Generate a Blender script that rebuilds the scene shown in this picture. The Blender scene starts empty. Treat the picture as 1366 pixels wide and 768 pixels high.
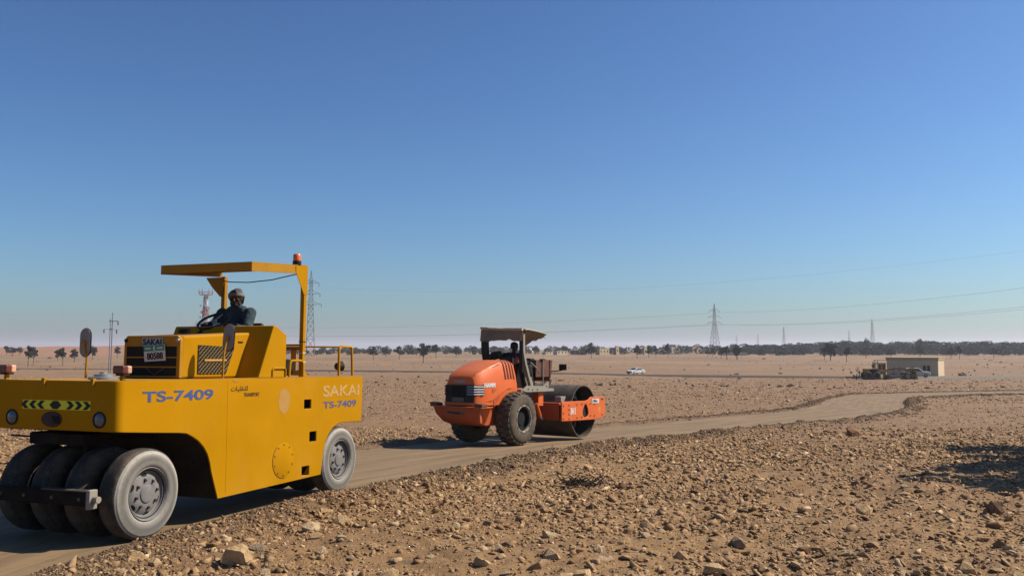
import bpy, bmesh, math, random
import numpy as np
from mathutils import Vector, Matrix, Euler
random.seed(7); rng = np.random.default_rng(11)
SC = bpy.context.scene; COL = SC.collection
PI = math.pi; R = math.radians

# ------------------------------------------------------------------ camera (also used to find where things stand)
F = 1183.0; CX, CY, YH = 683.0, 384.0, 466.0; CAMZ = 2.05
PIT = math.atan((YH - CY) / F)
cam_d = bpy.data.cameras.new('camera'); cam = bpy.data.objects.new('camera', cam_d); COL.objects.link(cam)
cam.location = (0, 0, CAMZ); cam.rotation_euler = (PI/2 + PIT, 0, 0)
cam_d.sensor_width = 36; cam_d.lens = 36*F/1366; cam_d.clip_end = 20000; cam_d.clip_start = .1
SC.camera = cam

def ray(px, py):
    x = (px-CX)/F; z = -(py-CY)/F
    return np.array([x, math.cos(PIT)-z*math.sin(PIT), math.sin(PIT)+z*math.cos(PIT)])

# ------------------------------------------------------------------ mesh builder
class MB:
    def __init__(s): s.v = []; s.f = []
    def add(s, vs, fs):
        o = len(s.v); s.v += [tuple(p) for p in vs]; s.f += [tuple(i+o for i in f) for f in fs]; return s
    def box(s, x0, x1, y0, y1, z0, z1):
        return s.hexa([(x0,y0,z0),(x1,y0,z0),(x1,y1,z0),(x0,y1,z0),(x0,y0,z1),(x1,y0,z1),(x1,y1,z1),(x0,y1,z1)])
    def hexa(s, p):
        return s.add(p, [(3,2,1,0),(4,5,6,7),(0,1,5,4),(1,2,6,5),(2,3,7,6),(3,0,4,7)])
    def prism(s, poly, ax, c0, c1):
        n = len(poly)
        def P(a, b, c): return {'x':(c,a,b), 'y':(a,c,b), 'z':(a,b,c)}[ax]
        vs = [P(a,b,c0) for a,b in poly]+[P(a,b,c1) for a,b in poly]
        return s.add(vs, [tuple(range(n))[::-1], tuple(range(n,2*n))]+[(i,(i+1)%n,n+(i+1)%n,n+i) for i in range(n)])
    def loft(s, rings, caps=True, closed=True):
        n = len(rings[0]); vs = [p for r in rings for p in r]; fs = []
        for k in range(len(rings)-1):
            for i in range(n if closed else n-1):
                j = (i+1) % n; fs.append((k*n+i, k*n+j, (k+1)*n+j, (k+1)*n+i))
        if caps and closed: fs += [tuple(range(n))[::-1], tuple(range((len(rings)-1)*n, len(rings)*n))]
        return s.add(vs, fs)
    def tube(s, pts, r, n=8, caps=True):
        pts = [Vector(p) for p in pts]; m = len(pts)
        rs = r if isinstance(r, (list, tuple)) else [r]*m
        rings = []; up = None
        for i, p in enumerate(pts):
            t = (pts[min(i+1,m-1)]-pts[max(i-1,0)])
            if t.length < 1e-9: t = Vector((0,0,1))
            t.normalize()
            if up is None: up = Vector((0,0,1)) if abs(t.z) < .9 else Vector((1,0,0))
            a = t.cross(up)
            if a.length < 1e-6: a = t.cross(Vector((0,1,0)))
            a.normalize(); b = t.cross(a).normalized(); up = -b if b.dot(up) < 0 else b
            b = a.cross(t)
            rings.append([p + (a*math.cos(2*PI*k/n) + b*math.sin(2*PI*k/n))*rs[i] for k in range(n)])
        return s.loft(rings, caps)
    def lathe(s, prof, c, ax, n=32, caps=False):          # prof: (radius, offset along axis)
        ax = Vector(ax).normalized(); c = Vector(c)
        a = ax.cross(Vector((0,0,1)) if abs(ax.z) < .9 else Vector((1,0,0))).normalized(); b = ax.cross(a)
        rings = [[c + ax*t + (a*math.cos(2*PI*k/n)+b*math.sin(2*PI*k/n))*r for k in range(n)] for r, t in prof]
        return s.loft(rings, caps)
    def ell(s, c, r, rot=None, n=16, m=10):
        rings = []; M = rot or Matrix.Identity(3)
        for j in range(m+1):
            th = PI*(.02+.96*j/m)
            rings.append([Vector(c)+M@Vector((r[0]*math.sin(th)*math.cos(2*PI*k/n), r[1]*math.sin(th)*math.sin(2*PI*k/n), -r[2]*math.cos(th))) for k in range(n)])
        return s.loft(rings)
    def cap(s, p0, p1, r0, r1, n=14):
        p0 = Vector(p0); p1 = Vector(p1); t = (p1-p0); L = t.length; t.normalize(); pr = []
        for k in range(5): a = PI/2*(.05+k/5); pr.append((r0*math.sin(a), -r0*math.cos(a)))
        for k in range(1,5): pass
        pr += [(r0,0),(r1,L)]
        for k in range(4,-1,-1): a = PI/2*(.05+k/5); pr.append((r1*math.sin(a), L+r1*math.cos(a)))
        return s.lathe(pr, p0, t, n, True)
    def mesh(s, name):
        me = bpy.data.meshes.new(name); me.from_pydata([tuple(p) for p in s.v], [], s.f); return me
    def build(s, name, mat, parent=None, bevel=0, ang=38, segs=2, recalc=True):
        me = s.mesh(name); bm = bmesh.new(); bm.from_mesh(me)
        if recalc: bmesh.ops.recalc_face_normals(bm, faces=bm.faces)
        finish(bm, ang); bm.to_mesh(me); bm.free()
        return link(name, me, mat, parent, bevel, segs)
def finish(bm, ang):
    lim = R(ang)
    for f in bm.faces: f.smooth = True
    for e in bm.edges:
        if len(e.link_faces) != 2 or e.calc_face_angle(0) > lim: e.smooth = False
def link(name, me, mat, parent=None, bevel=0, segs=2):
    o = bpy.data.objects.new(name, me); COL.objects.link(o)
    if mat and not me.materials: me.materials.append(mat)
    if parent: o.parent = parent
    if bevel:
        b = o.modifiers.new('bevel', 'BEVEL'); b.width = bevel; b.segments = segs; b.limit_method = 'ANGLE'; b.angle_limit = R(40); b.use_clamp_overlap = True; b.harden_normals = True
    return o
def evaluated(o, drop=True):
    dg = bpy.context.evaluated_depsgraph_get(); me = bpy.data.meshes.new_from_object(o.evaluated_get(dg)); me.name = o.name
    if drop: bpy.data.objects.remove(o)
    return me
def tag(o, label=None, cat=None, group=None, kind=None):
    if label: o['label'] = label
    if cat: o['category'] = cat
    if group: o['group'] = group
    if kind: o['kind'] = kind
    return o
def thing(name, label, cat, loc=(0,0,0), rz=0, group=None, M=None):
    o = bpy.data.objects.new(name, None); COL.objects.link(o); o.empty_display_size = .2
    if M is not None: o.matrix_world = M
    else: o.location = loc; o.rotation_euler = (0,0,rz)
    return tag(o, label, cat, group)
def copy_tree(o, parent=None):
    c = o.copy(); COL.objects.link(c)
    if parent: c.parent = parent
    for ch in [x for x in COL.objects if x.parent == o]: copy_tree(ch, c)
    return c
def from_arrays(name, V, Fc, k):
    me = bpy.data.meshes.new(name); n = len(V); m = len(Fc)
    me.vertices.add(n); me.vertices.foreach_set('co', np.ascontiguousarray(V, dtype=np.float32).ravel())
    me.loops.add(m*k); me.polygons.add(m)
    me.loops.foreach_set('vertex_index', np.ascontiguousarray(Fc, dtype=np.int32).ravel())
    me.polygons.foreach_set('loop_start', np.arange(0, m*k, k, dtype=np.int32))
    me.update(calc_edges=True); return me

# ------------------------------------------------------------------ materials
WARM = (1.05, .95, .81)                          # iron-rich soil
ALB = .70                                        # scales base colours down so bounce light is weaker and shade deeper
class NT:
    def __init__(s, name):
        s.tint = (1, 1, 1); s.m = bpy.data.materials.new(name); s.m.use_nodes = True; s.t = s.m.node_tree; s.t.nodes.clear()
        s.out = s.n('ShaderNodeOutputMaterial'); s.b = s.n('ShaderNodeBsdfPrincipled'); s.l(s.b.outputs[0], s.out.inputs[0])
    def n(s, t, **k):
        o = s.t.nodes.new(t)
        for a, v in k.items(): setattr(o, a, v)
        return o
    def l(s, a, b): s.t.links.new(a, b)
    def coord(s, kind='Object'): return s.n('ShaderNodeTexCoord').outputs[kind]
    def noise(s, vec, scale, detail=4, rough=.55):
        n = s.n('ShaderNodeTexNoise'); n.inputs['Scale'].default_value = scale; n.inputs['Detail'].default_value = detail; n.inputs['Roughness'].default_value = rough
        s.l(vec, n.inputs['Vector']); return n.outputs['Fac']
    def vor(s, vec, scale, out='Distance', feat='F1'):
        n = s.n('ShaderNodeTexVoronoi', feature=feat); n.inputs['Scale'].default_value = scale; s.l(vec, n.inputs['Vector']); return n.outputs[out]
    def ramp(s, fac, stops):
        n = s.n('ShaderNodeValToRGB'); e = n.color_ramp.elements
        while len(e) < len(stops): e.new(.5)
        for q, (p, c) in zip(e, stops): q.position = p; q.color = (c, c, c, 1) if isinstance(c, (int, float)) else (*c, 1)
        s.l(fac, n.inputs[0]); return n.outputs[0]
    def mix(s, fac, a, b, mode='MIX'):
        n = s.n('ShaderNodeMix', data_type='RGBA', blend_type=mode)
        for sock, v in ((n.inputs['Factor'], fac), (n.inputs[6], a), (n.inputs[7], b)):
            if isinstance(v, (int, float)): sock.default_value = v
            elif isinstance(v, tuple): sock.default_value = (*v, 1)
            else: s.l(v, sock)
        return n.outputs[2]
    def math(s, op, a, b=0):
        n = s.n('ShaderNodeMath', operation=op)
        for i, v in enumerate((a, b)):
            if isinstance(v, (int, float)): n.inputs[i].default_value = v
            else: s.l(v, n.inputs[i])
        return n.outputs[0]
    def bump(s, h, strength=.3, dist=.02):
        n = s.n('ShaderNodeBump'); n.inputs['Strength'].default_value = strength; n.inputs['Distance'].default_value = dist
        s.l(h, n.inputs['Height']); s.l(n.outputs[0], s.b.inputs['Normal'])
    def set(s, color=None, rough=None, metal=None, **kw):
        if color is not None and not isinstance(color, (int, float, tuple)): color = s.mix(1., color, tuple(ALB*q for q in s.tint), 'MULTIPLY')
        for nm, v in (('Base Color', color), ('Roughness', rough), ('Metallic', metal)):
            if v is None: continue
            if isinstance(v, (int, float)): s.b.inputs[nm].default_value = v
            elif isinstance(v, tuple): s.b.inputs[nm].default_value = (*v, 1)
            else: s.l(v, s.b.inputs[nm])
        return s.m

DUST = (.34, .24, .15)
def paint(name, col, rough=.45, metal=0, dust=.35, var=.12, wear=None, scale=3, bump=.05, top=0, spec=.3, chip=.66, streak=0):
    t = NT(name); co = t.coord()
    n1 = t.noise(co, scale, 5); n2 = t.noise(co, scale*9, 3, .6)
    dk = tuple(c*(1-var) for c in col); lt = tuple(min(1, c*(1+var*.7)) for c in col)
    c = t.mix(t.ramp(n1, [(.3, 0.), (.7, 1.)]), dk, lt)
    d = t.ramp(t.math('ADD', t.math('MULTIPLY', n1, .6), t.math('MULTIPLY', n2, .4)), [(.42, 0.), (.72, 1.)])
    c = t.mix(t.math('MULTIPLY', d, dust), c, DUST)
    if wear: c = t.mix(t.ramp(t.noise(co, scale*4, 6, .7), [(chip, 0.), (chip+.04, 1.)]), c, wear)
    if streak:
        mp = t.n('ShaderNodeMapping'); mp.inputs['Scale'].default_value = (4, 4, .5); t.l(co, mp.inputs[0]); s1 = t.noise(mp.outputs[0], 2, 4, .6)
        mp2 = t.n('ShaderNodeMapping'); mp2.inputs['Scale'].default_value = (6, 6, .35); mp2.inputs['Location'].default_value = (3, 7, 1); t.l(co, mp2.inputs[0]); s2 = t.noise(mp2.outputs[0], 2, 3, .6)
        c = t.mix(t.math('MULTIPLY', t.ramp(s1, [(.55, 0.), (.8, 1.)]), .10*streak), c, (.50, .33, .14)); c = t.mix(t.math('MULTIPLY', t.ramp(s2, [(.66, 0.), (.8, 1.)]), .35*streak), c, (.20, .085, .01))
        c = t.mix(t.math('MULTIPLY', t.ramp(t.noise(co, 1.1, 6, .75), [(.52, 0.), (.62, 1.)]), .12*streak), c, (.62, .33, .06))
    if top:
        sz = t.n('ShaderNodeSeparateXYZ'); t.l(t.n('ShaderNodeNewGeometry').outputs['Normal'], sz.inputs[0]); c = t.mix(t.math('MULTIPLY', t.ramp(sz.outputs[2], [(.55, 0.), (.95, 1.)]), t.math('ADD', .25*top, t.math('MULTIPLY', n2, top))), c, (.36, .25, .19))  # paler upward faces: settled dust, with sky reflection put into the colour
    t.bump(n2, bump, .01); t.b.inputs['Specular IOR Level'].default_value = spec
    return t.set(c, t.mix(d, (rough,)*3, (min(1, rough+.3),)*3), metal)
M = {}
M['arch'] = paint('dirty_shaded_wheel_arch', (.02, .014, .008), .95, 0, .12, .2)
M['shade_steel'] = paint('shade_dark_steel', (.016, .012, .010), .8, 0, .06, .3, None, 5, .1, 0, .1); M['meshwire'] = paint('dull_yellow_mesh', (.30, .20, .06), .6, 0, .2, .2)  # steel darkened so the shade under the hull sits in its colour
M['yellow'] = paint('yellow_paint', (.545, .25, .0), .55, 0, .03, .08, (.33, .13, .01), 1.6, .05, .4, .04, .72, 1)
M['yellow_old'] = paint('weathered_yellow_paint', (.48, .225, .006), .5, 0, .10, .12, (.16, .07, .03), 5, .06, .3, .15, .68)
M['orange'] = paint('orange_paint', (.82, .158, .03), .4, 0, .08, .08, (.35, .08, .03), 2, .04, .3, .25, .72, .6)
M['orange_shaded'] = paint('scuffed_shaded_orange_paint', (.55, .10, .03), .55, 0, .25, .12, (.45, .28, .2), 4, .06)  # orange darkened to hold the shade of rear-facing parts, plus scuffs
M['rubber'] = paint('tyre_rubber', (.050, .045, .039), .9, 0, .55, .2, None, 5, .2)
M['rubber_dusty'] = paint('dusty_sidewall', (.27, .255, .235), .9, 0, .35, .25, (.17, .155, .135), 3, .2)
M['rim'] = paint('dusty_grey_rim', (.23, .22, .21), .7, 0, .3, .25, (.12, .11, .1), 8, .1)
M['black'] = paint('black_paint', (.012, .011, .011), .55, 0, .04, .2, None, 4, .05)
M['dark'] = paint('dark_hollow', (.008, .008, .008), .9, 0, .05, .1)  # near-black that puts the shade of holes and openings into colour
M['steel'] = paint('worn_steel', (.16, .145, .13), .5, .6, .4, .2, (.07, .05, .035), 6, .1)
M['drum'] = paint('polished_drum_steel', (.16, .13, .10), .5, .5, .75, .25, (.1, .08, .06), 2.5, .1)
M['greyplate'] = paint('dusty_grey_plate', (.36, .325, .265), .65, 0, .4, .12, (.2, .12, .06), 5, .08)
M['brownplate'] = paint('red_brown_panel', (.16, .062, .04), .6, 0, .15, .15, None, 4, .05)
M['white'] = paint('white_paint', (.72, .71, .69), .45, 0, .08, .05)
M['whitepaint'] = paint('faded_white_lettering', (.60, .37, .12), .6, 0, .1, .1, (.53, .235, .0), 5, .05, 0, .2, .55)
M['lt_white'] = paint('white_lettering', (.85, .8, .76), .5, 0, .05, .03)
M['blue'] = paint('blue_lettering', (.06, .10, .26), .5, 0, .12, .12, (.50, .23, .01), 9, .02, 0, .2, .66)
M['blacktext'] = paint('dark_brown_lettering', (.06, .03, .01), .6, 0, 0, .1)
M['lime'] = paint('reflective_yellow_tape', (1, .95, .02), .4, 0, .05, .05)
M['green'] = paint('green_plate_band', (.02, .30, .22), .4, 0, .1, .1)
M['patch'] = paint('scraped_pale_patch', (.53, .27, .05), .7, 0, .3, .12, None, 8)
M['rust'] = paint('rusty_badge', (.07, .035, .04), .6, .2, .1, .3, None, 12)
M['silver'] = paint('dull_silver', (.42, .42, .43), .4, .5, .2, .1, None, 6)
M['mirror_back'] = paint('grey_mirror_back', (.30, .28, .27), .5, 0, .2, .1)
M['seat'] = paint('black_vinyl', (.02, .02, .02), .6, 0, .3, .2)
M['canvas'] = paint('sun_bleached_canvas', (.34, .25, .165), .95, 0, .35, .18, None, 3, .4)
M['skin'] = paint('brown_skin', (.055, .025, .015), .55, 0, 0, .1)
M['cream'] = paint('cream_render_wall', (.82, .63, .40), .9, 0, .25, .05, None, .5, .1)
M['creamtrim'] = paint('ochre_fascia', (.58, .44, .22), .8, 0, .2, .05, None, .5)
M['ochre'] = paint('ochre_village_wall', (.46, .35, .20), .9, 0, .2, .08, None, .2)
M['galv'] = paint('galvanised_steel', (.27, .27, .28), .6, .2, .05, .1)
M['redmast'] = paint('red_mast_paint', (.55, .09, .08), .6, 0, .1, .1)
M['grader'] = paint('grader_yellow', (.40, .23, .045), .6, 0, .3, .3, (.08, .06, .03), 3, .1)
M['concrete'] = paint('pale_wall', (.58, .47, .33), .9, 0, .3, .1, None, .3)
M['wire'] = paint('aluminium_conductor', (.12, .12, .125), .6, .3, 0, .05)
def sidewall():
    t = NT('dusty_sidewall'); co = t.coord(); sx = t.n('ShaderNodeSeparateXYZ'); t.l(co, sx.inputs[0])
    z = t.math('SUBTRACT', sx.outputs[2], .487); r_ = t.math('SQRT', t.math('ADD', t.math('MULTIPLY', sx.outputs[0], sx.outputs[0]), t.math('MULTIPLY', z, z)))
    n = t.noise(co, 3, 5, .65); n2 = t.noise(co, 22, 4, .7); rr = t.math('ADD', r_, t.math('MULTIPLY', t.math('SUBTRACT', n, .5), .02))
    c = t.ramp(t.math('MULTIPLY', rr, 2), [(.56, (.13, .12, .10)), (.60, (.36, .325, .27)), (.64, (.30, .27, .225)), (.70, (.24, .215, .18)), (.75, (.15, .135, .115)), (.81, (.21, .19, .16)), (.85, (.34, .305, .25)), (.88, (.50, .455, .38)), (.915, (.42, .38, .32)), (.94, (.26, .24, .20)), (1., (.07, .065, .06))])
    c = t.mix(t.math('MULTIPLY', t.ramp(n2, [(.45, 0.), (.7, 1.)]), .35), c, (.15, .14, .13)); c = t.mix(t.math('MULTIPLY', t.ramp(n, [(.5, 0.), (.7, 1.)]), .4), c, (.36, .32, .27)); t.bump(n2, .3, .01)
    return t.set(c, .92)
M['rubber_dusty'] = sidewall()
def glassy(name, col, rough=.08):
    t = NT(name); n = t.noise(t.coord(), 6, 3); return t.set(t.mix(n, col, tuple(c*1.4+.01 for c in col)), rough)
M['glass'] = glassy('dark_window_glass', (.02, .024, .03))
M['lens'] = glassy('headlamp_glass', (.13, .135, .15), .1)
M['amber'] = glassy('amber_lens', (.75, .15, .02), .2)
M['redlens'] = glassy('red_brown_lens', (.13, .022, .01), .3)
M['litlens'] = glassy('sunlit_pale_lens', (.62, .34, .22), .4)  # pale orange paints the sunlit side of the turn signals
def fabric(name, a, b, scale=30):
    t = NT(name); co = t.coord(); n = t.noise(co, scale, 4); w = t.noise(co, 9, 3)
    t.bump(t.math('ADD', w, t.math('MULTIPLY', n, .1)), .8, .05); return t.set(t.mix(t.ramp(n, [(.35, 0.), (.65, 1.)]), a, b), .9)
M['shirt'] = fabric('dark_teal_shirt', (.014, .034, .05), (.03, .06, .08))
M['trousers'] = fabric('grey_trousers', (.10, .10, .11), (.16, .16, .17))
M['wrap'] = fabric('grey_head_wrap', (.05, .055, .065), (.12, .12, .125), 50)
M['wrapband'] = fabric('pale_head_band', (.22, .19, .165), (.3, .26, .22), 40)
M['hivis'] = fabric('orange_vest', (.62, .12, .05), (.72, .2, .1))
M['darkcloth'] = fabric('dark_work_shirt', (.02, .02, .03), (.05, .045, .05))
M['hair'] = fabric('black_hair', (.01, .009, .008), (.02, .016, .014), 60)

def text(s, size, mat, parent, name, loc, rot, sx=1, bold=0, ext=.0015, align='LEFT', shear=0, font=None):
    cu = bpy.data.curves.new(name, 'FONT'); cu.body = s; cu.size = size; cu.offset = bold; cu.extrude = ext; cu.align_x = align; cu.shear = shear
    if font: cu.font = font
    o = bpy.data.objects.new(name, cu); COL.objects.link(o); me = evaluated(o); me.name = name
    me.transform(Matrix.Diagonal((sx, 1, 1, 1))); me.materials.clear()
    q = link(name, me, mat, parent); q.matrix_local = Matrix.Translation(loc) @ rot.to_4x4(); return q
ROT_SIDE = Matrix(((1,0,0),(0,0,-1),(0,1,0)))                       # reads along +X, faces -Y
ROT_FRONT = Matrix(((0,0,-1),(-1,0,0),(0,1,0)))                     # reads along -Y, faces -X
# ------------------------------------------------------------------ terrain
KY = np.array([-400, 0, 5, 9.8, 13.4, 18, 24.5, 40, 60, 90, 125, 170, 200, 300, 500, 1000, 2000, 4000, 9000.])
KZ = np.array([.3, .18, .1, .005, -.075, -.26, -.56, -1.15, -1.75, -2.4, -2.75, -2.95, -2.95, -2.4, -1.4, 0, 1.2, 1.8, 2.0])
def _pch(x, X, Y):
    h = np.diff(X); d = np.diff(Y)/h; m = np.zeros_like(Y)
    for i in range(1, len(X)-1):
        m[i] = 0 if d[i-1]*d[i] <= 0 else 2*d[i-1]*d[i]/(d[i-1]+d[i])
    m[0] = d[0]; m[-1] = d[-1]
    x = np.clip(x, X[0], X[-1]); i = np.clip(np.searchsorted(X, x)-1, 0, len(X)-2); t = (x-X[i])/h[i]
    return ((2*t**3-3*t**2+1)*Y[i] + (t**3-2*t**2+t)*h[i]*m[i] + (-2*t**3+3*t**2)*Y[i+1] + (t**3-t**2)*h[i]*m[i+1])
def h0(x, y): return _pch(np.asarray(y, float), KY, KZ) + 0*np.asarray(x, float)
def hsh(ix, iy, s):
    n = (ix.astype(np.int64)*374761393 + iy.astype(np.int64)*668265263 + s*982451653) & 0x7fffffff
    n = ((n ^ (n >> 13))*1274126177) & 0x7fffffff; return ((n ^ (n >> 16)) & 0xffff)/65535.
def vnoise(x, y, s=0):
    ix = np.floor(x); iy = np.floor(y); fx = x-ix; fy = y-iy; fx = fx*fx*(3-2*fx); fy = fy*fy*(3-2*fy)
    a = hsh(ix,iy,s); b = hsh(ix+1,iy,s); c = hsh(ix,iy+1,s); d = hsh(ix+1,iy+1,s)
    return (a+(b-a)*fx)*(1-fy) + (c+(d-c)*fx)*fy - .5
def gpix(px, py):
    """where the line of sight through this point of the photograph meets the terrain"""
    r = ray(px, py); lo, hi = 1., 9000.
    for _ in range(60):
        m = (lo*hi)**.5; p = r*m
        if CAMZ + p[2] > h0(p[0], p[1]): lo = m
        else: hi = m
    p = r*lo; return np.array([p[0], p[1], float(h0(p[0], p[1]))])
NEAR = [(-330, 905), (-60, 800), (80, 748), (226, 704), (348, 676), (437, 661), (560, 634), (694, 609), (817, 590.5), (960, 577), (1050, 569.5), (1120, 562), (1180, 553.5), (1203, 547.5), (1206, 541), (1203, 536), (1212, 531.5), (1258, 527.6), (1370, 525), (1600, 523)]
FAR_ = [(-700, 772), (-330, 702), (-60, 656), (130, 632), (320, 614), (480, 599.5), (620, 586), (795, 570.5), (960, 556), (1035, 550), (1066, 546.5), (1090, 540), (1108, 532), (1132, 526.8), (1165, 524.9), (1198, 524), (1258, 522.6), (1370, 521), (1600, 519.5)]
def resample(P, n):
    P = np.array(P); s = np.concatenate([[0], np.cumsum(np.linalg.norm(np.diff(P, axis=0), axis=1))]); s /= s[-1]
    t = np.linspace(0, 1, n); m = np.stack([np.interp(t, s, P[:, i]) for i in range(2)], 1)
    for _ in range(2): m[1:-1] = m[1:-1]*.5 + (m[2:]+m[:-2])*.25
    return m
EN = resample([gpix(*p)[:2] for p in NEAR], 260); EF = resample([gpix(*p)[:2] for p in FAR_], 700)
CL = []; HW = []
for p in EN:                                      # pair each near-edge point with the closest far-edge point
    q = EF[np.argmin(np.linalg.norm(EF-p, axis=1))]; CL.append((p+q)/2); HW.append(np.linalg.norm(p-q)/2)
CL = np.array(CL); HW = np.array(HW)
HW = np.convolve(np.pad(HW, 4, mode='edge'), np.ones(9)/9, 'valid')
def road_sd(x, y):
    """signed distance to the road edge (negative on the road) and side (+1 = near/right edge)"""
    sh = x.shape; P = np.stack([x.ravel(), y.ravel()], 1); out = np.full(len(P), 1e3); sd = np.ones(len(P))
    idx = np.where((P[:,1] > 2) & (P[:,1] < 140) & (np.abs(P[:,0]) < 140))[0]
    A = CL[:-1]; B = CL[1:]; D = B-A; L2 = (D**2).sum(1)
    for c in range(0, len(idx), 20000):
        ii = idx[c:c+20000]; Q = P[ii]
        t = np.clip(((Q[:,None]-A[None])*D[None]).sum(2)/L2, 0, 1)
        d = np.linalg.norm(Q[:,None]-(A[None]+D[None]*t[...,None]), axis=2); k = d.argmin(1); r_ = np.arange(len(ii))
        hw = HW[k]*(1-t[r_,k])+HW[k+1]*t[r_,k]; out[ii] = d[r_,k]-hw
        cr = D[k,0]*(Q[:,1]-A[k,1])-D[k,1]*(Q[:,0]-A[k,0]); sd[ii] = np.where(cr > 0, -1, 1)
    return out.reshape(sh), sd.reshape(sh)
def height(x, y):
    d, s = road_sd(x, y); z = h0(x, y)
    w = np.clip(d/.8, 0, 1)
    amp = np.clip(y/60, .35, 1)
    n = .12*vnoise(x/3.1, y/3.1, 1)*amp + .085*vnoise(x/.9, y/.9, 2) + .07*vnoise(x/.33, y/.33, 3) + .036*vnoise(x/.12, y/.12, 4)
    n += .5*vnoise(x/40, y/40, 5)*np.clip((y-40)/60, 0, 1)*np.clip(d/6, 0, 1)
    n += .03*np.clip((y-25)/40, 0, 2.0)*vnoise(x/1.6, y/1.6, 8)
    rid = np.exp(-((d-.42)/.30)**2)*np.where(s > 0, .12, .07)*(1+.9*vnoise(x/.7, y/.7, 6))*np.clip(y/22, .7, 1.5)*np.where((x > 36) & (y > 60), .35, 1)
    z = z + n*w + rid
    return np.where(d < .12, np.minimum(z, h0(x, y)-.10*np.clip((.12-d)/.2, 0, 1)), z)
def H(x, y): return float(height(np.array([float(x)]), np.array([float(y)]))[0])

az = np.concatenate([np.arange(-180, -41, 4), np.arange(-40, 40.01, .125), np.arange(41, 177, 4)])*PI/180
rad = np.concatenate([[.6], np.exp(np.arange(math.log(3), math.log(42), .0068)), np.exp(np.arange(math.log(42), math.log(9000), .026))])
A_, R_ = np.meshgrid(az, rad); X_ = R_*np.sin(A_); Y_ = R_*np.cos(A_)
BD_, _s = road_sd(X_, Y_); Z_ = height(X_, Y_); na, nr = len(az), len(rad)
V = np.stack([X_.ravel(), Y_.ravel(), Z_.ravel()], 1)
i, j = np.meshgrid(np.arange(nr-1), np.arange(na), indexing='ij'); j2 = (j+1) % na
Fq = np.stack([i*na+j, i*na+j2, (i+1)*na+j2, (i+1)*na+j], -1).reshape(-1, 4)[:, ::-1]
me = from_arrays('ground', V, Fq, 4); at_ = me.attributes.new('graded_soil', 'FLOAT', 'POINT'); at_.data.foreach_set('value', (np.exp(-np.clip((BD_-.30)/.55, -1, 9)**2)*np.clip(.75+.9*vnoise(X_/.5, Y_/.5, 77), 0, 1)).astype(np.float32).ravel()); me.polygons.foreach_set('use_smooth', np.ones(len(Fq), bool))

def ground_mat():
    t = NT('stony_desert_ground'); t.tint = WARM; g = t.n('ShaderNodeNewGeometry'); P = g.outputs['Position']
    big = t.noise(P, .10, 5, .62); mid = t.noise(P, .4, 5, .6); fine = t.noise(P, 6, 6, .65); grit = t.noise(P, 45, 4, .7)
    c = t.mix(t.ramp(big, [(.38, 0.), (.6, 1.)]), (.28, .165, .076), (.46, .30, .138))
    c = t.mix(t.ramp(mid, [(.4, 0.), (.68, 1.)]), c, (.24, .14, .064))
    c = t.mix(t.math('MULTIPLY', t.ramp(fine, [(.45, 0.), (.7, 1.)]), .5), c, (.155, .09, .048))
    c = t.mix(t.math('MULTIPLY', t.ramp(grit, [(.55, 0.), (.75, 1.)]), .35), c, (.43, .30, .18))
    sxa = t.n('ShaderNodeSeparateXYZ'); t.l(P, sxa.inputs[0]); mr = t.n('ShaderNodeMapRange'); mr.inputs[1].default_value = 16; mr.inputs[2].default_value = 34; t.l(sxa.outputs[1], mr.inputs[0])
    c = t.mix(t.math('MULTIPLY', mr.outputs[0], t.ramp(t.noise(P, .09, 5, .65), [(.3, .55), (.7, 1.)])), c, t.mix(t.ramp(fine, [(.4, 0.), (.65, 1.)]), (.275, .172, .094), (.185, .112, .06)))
    # small stones too fine to build, as coloured cells of the soil
    for sc, th in ((14, .30), (3.2, .26)):
        vv = t.n('ShaderNodeTexVoronoi'); vv.inputs['Scale'].default_value = sc; t.l(P, vv.inputs['Vector'])
        m = t.ramp(vv.outputs['Distance'], [(th-.06, 1.), (th, 0.)])
        sep = t.n('ShaderNodeSeparateColor'); t.l(vv.outputs['Color'], sep.inputs[0])
        keep = t.ramp(sep.outputs[0], [(.62, 0.), (.66, 1.)])
        c = t.mix(t.math('MULTIPLY', t.math('MULTIPLY', m, keep), .75), c, t.ramp(sep.outputs[1], [(0., (.17, .11, .07)), (.5, (.34, .24, .15)), (1., (.55, .43, .30))]))
    # paler, redder sand far out
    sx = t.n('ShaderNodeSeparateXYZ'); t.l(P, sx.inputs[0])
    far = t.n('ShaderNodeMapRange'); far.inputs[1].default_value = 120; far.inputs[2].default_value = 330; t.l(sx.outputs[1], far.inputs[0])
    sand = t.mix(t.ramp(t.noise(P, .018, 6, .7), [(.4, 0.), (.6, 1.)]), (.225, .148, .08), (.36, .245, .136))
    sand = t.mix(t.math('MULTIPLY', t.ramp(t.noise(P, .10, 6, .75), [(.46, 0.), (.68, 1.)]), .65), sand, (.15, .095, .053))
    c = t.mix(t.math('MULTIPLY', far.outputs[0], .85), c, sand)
    ga = t.n('ShaderNodeAttribute'); ga.attribute_name = 'graded_soil'; c = t.mix(ga.outputs['Fac'], c, t.mix(t.ramp(fine, [(.4, 0.), (.65, 1.)]), (.155, .10, .058), (.10, .065, .038)))
    h = t.math('ADD', t.math('MULTIPLY', fine, .7), t.math('MULTIPLY', grit, .4)); t.bump(h, 1., .045)
    return t.set(c, .95)
ground = tag(link('ground', me, ground_mat()), kind='structure')

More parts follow.
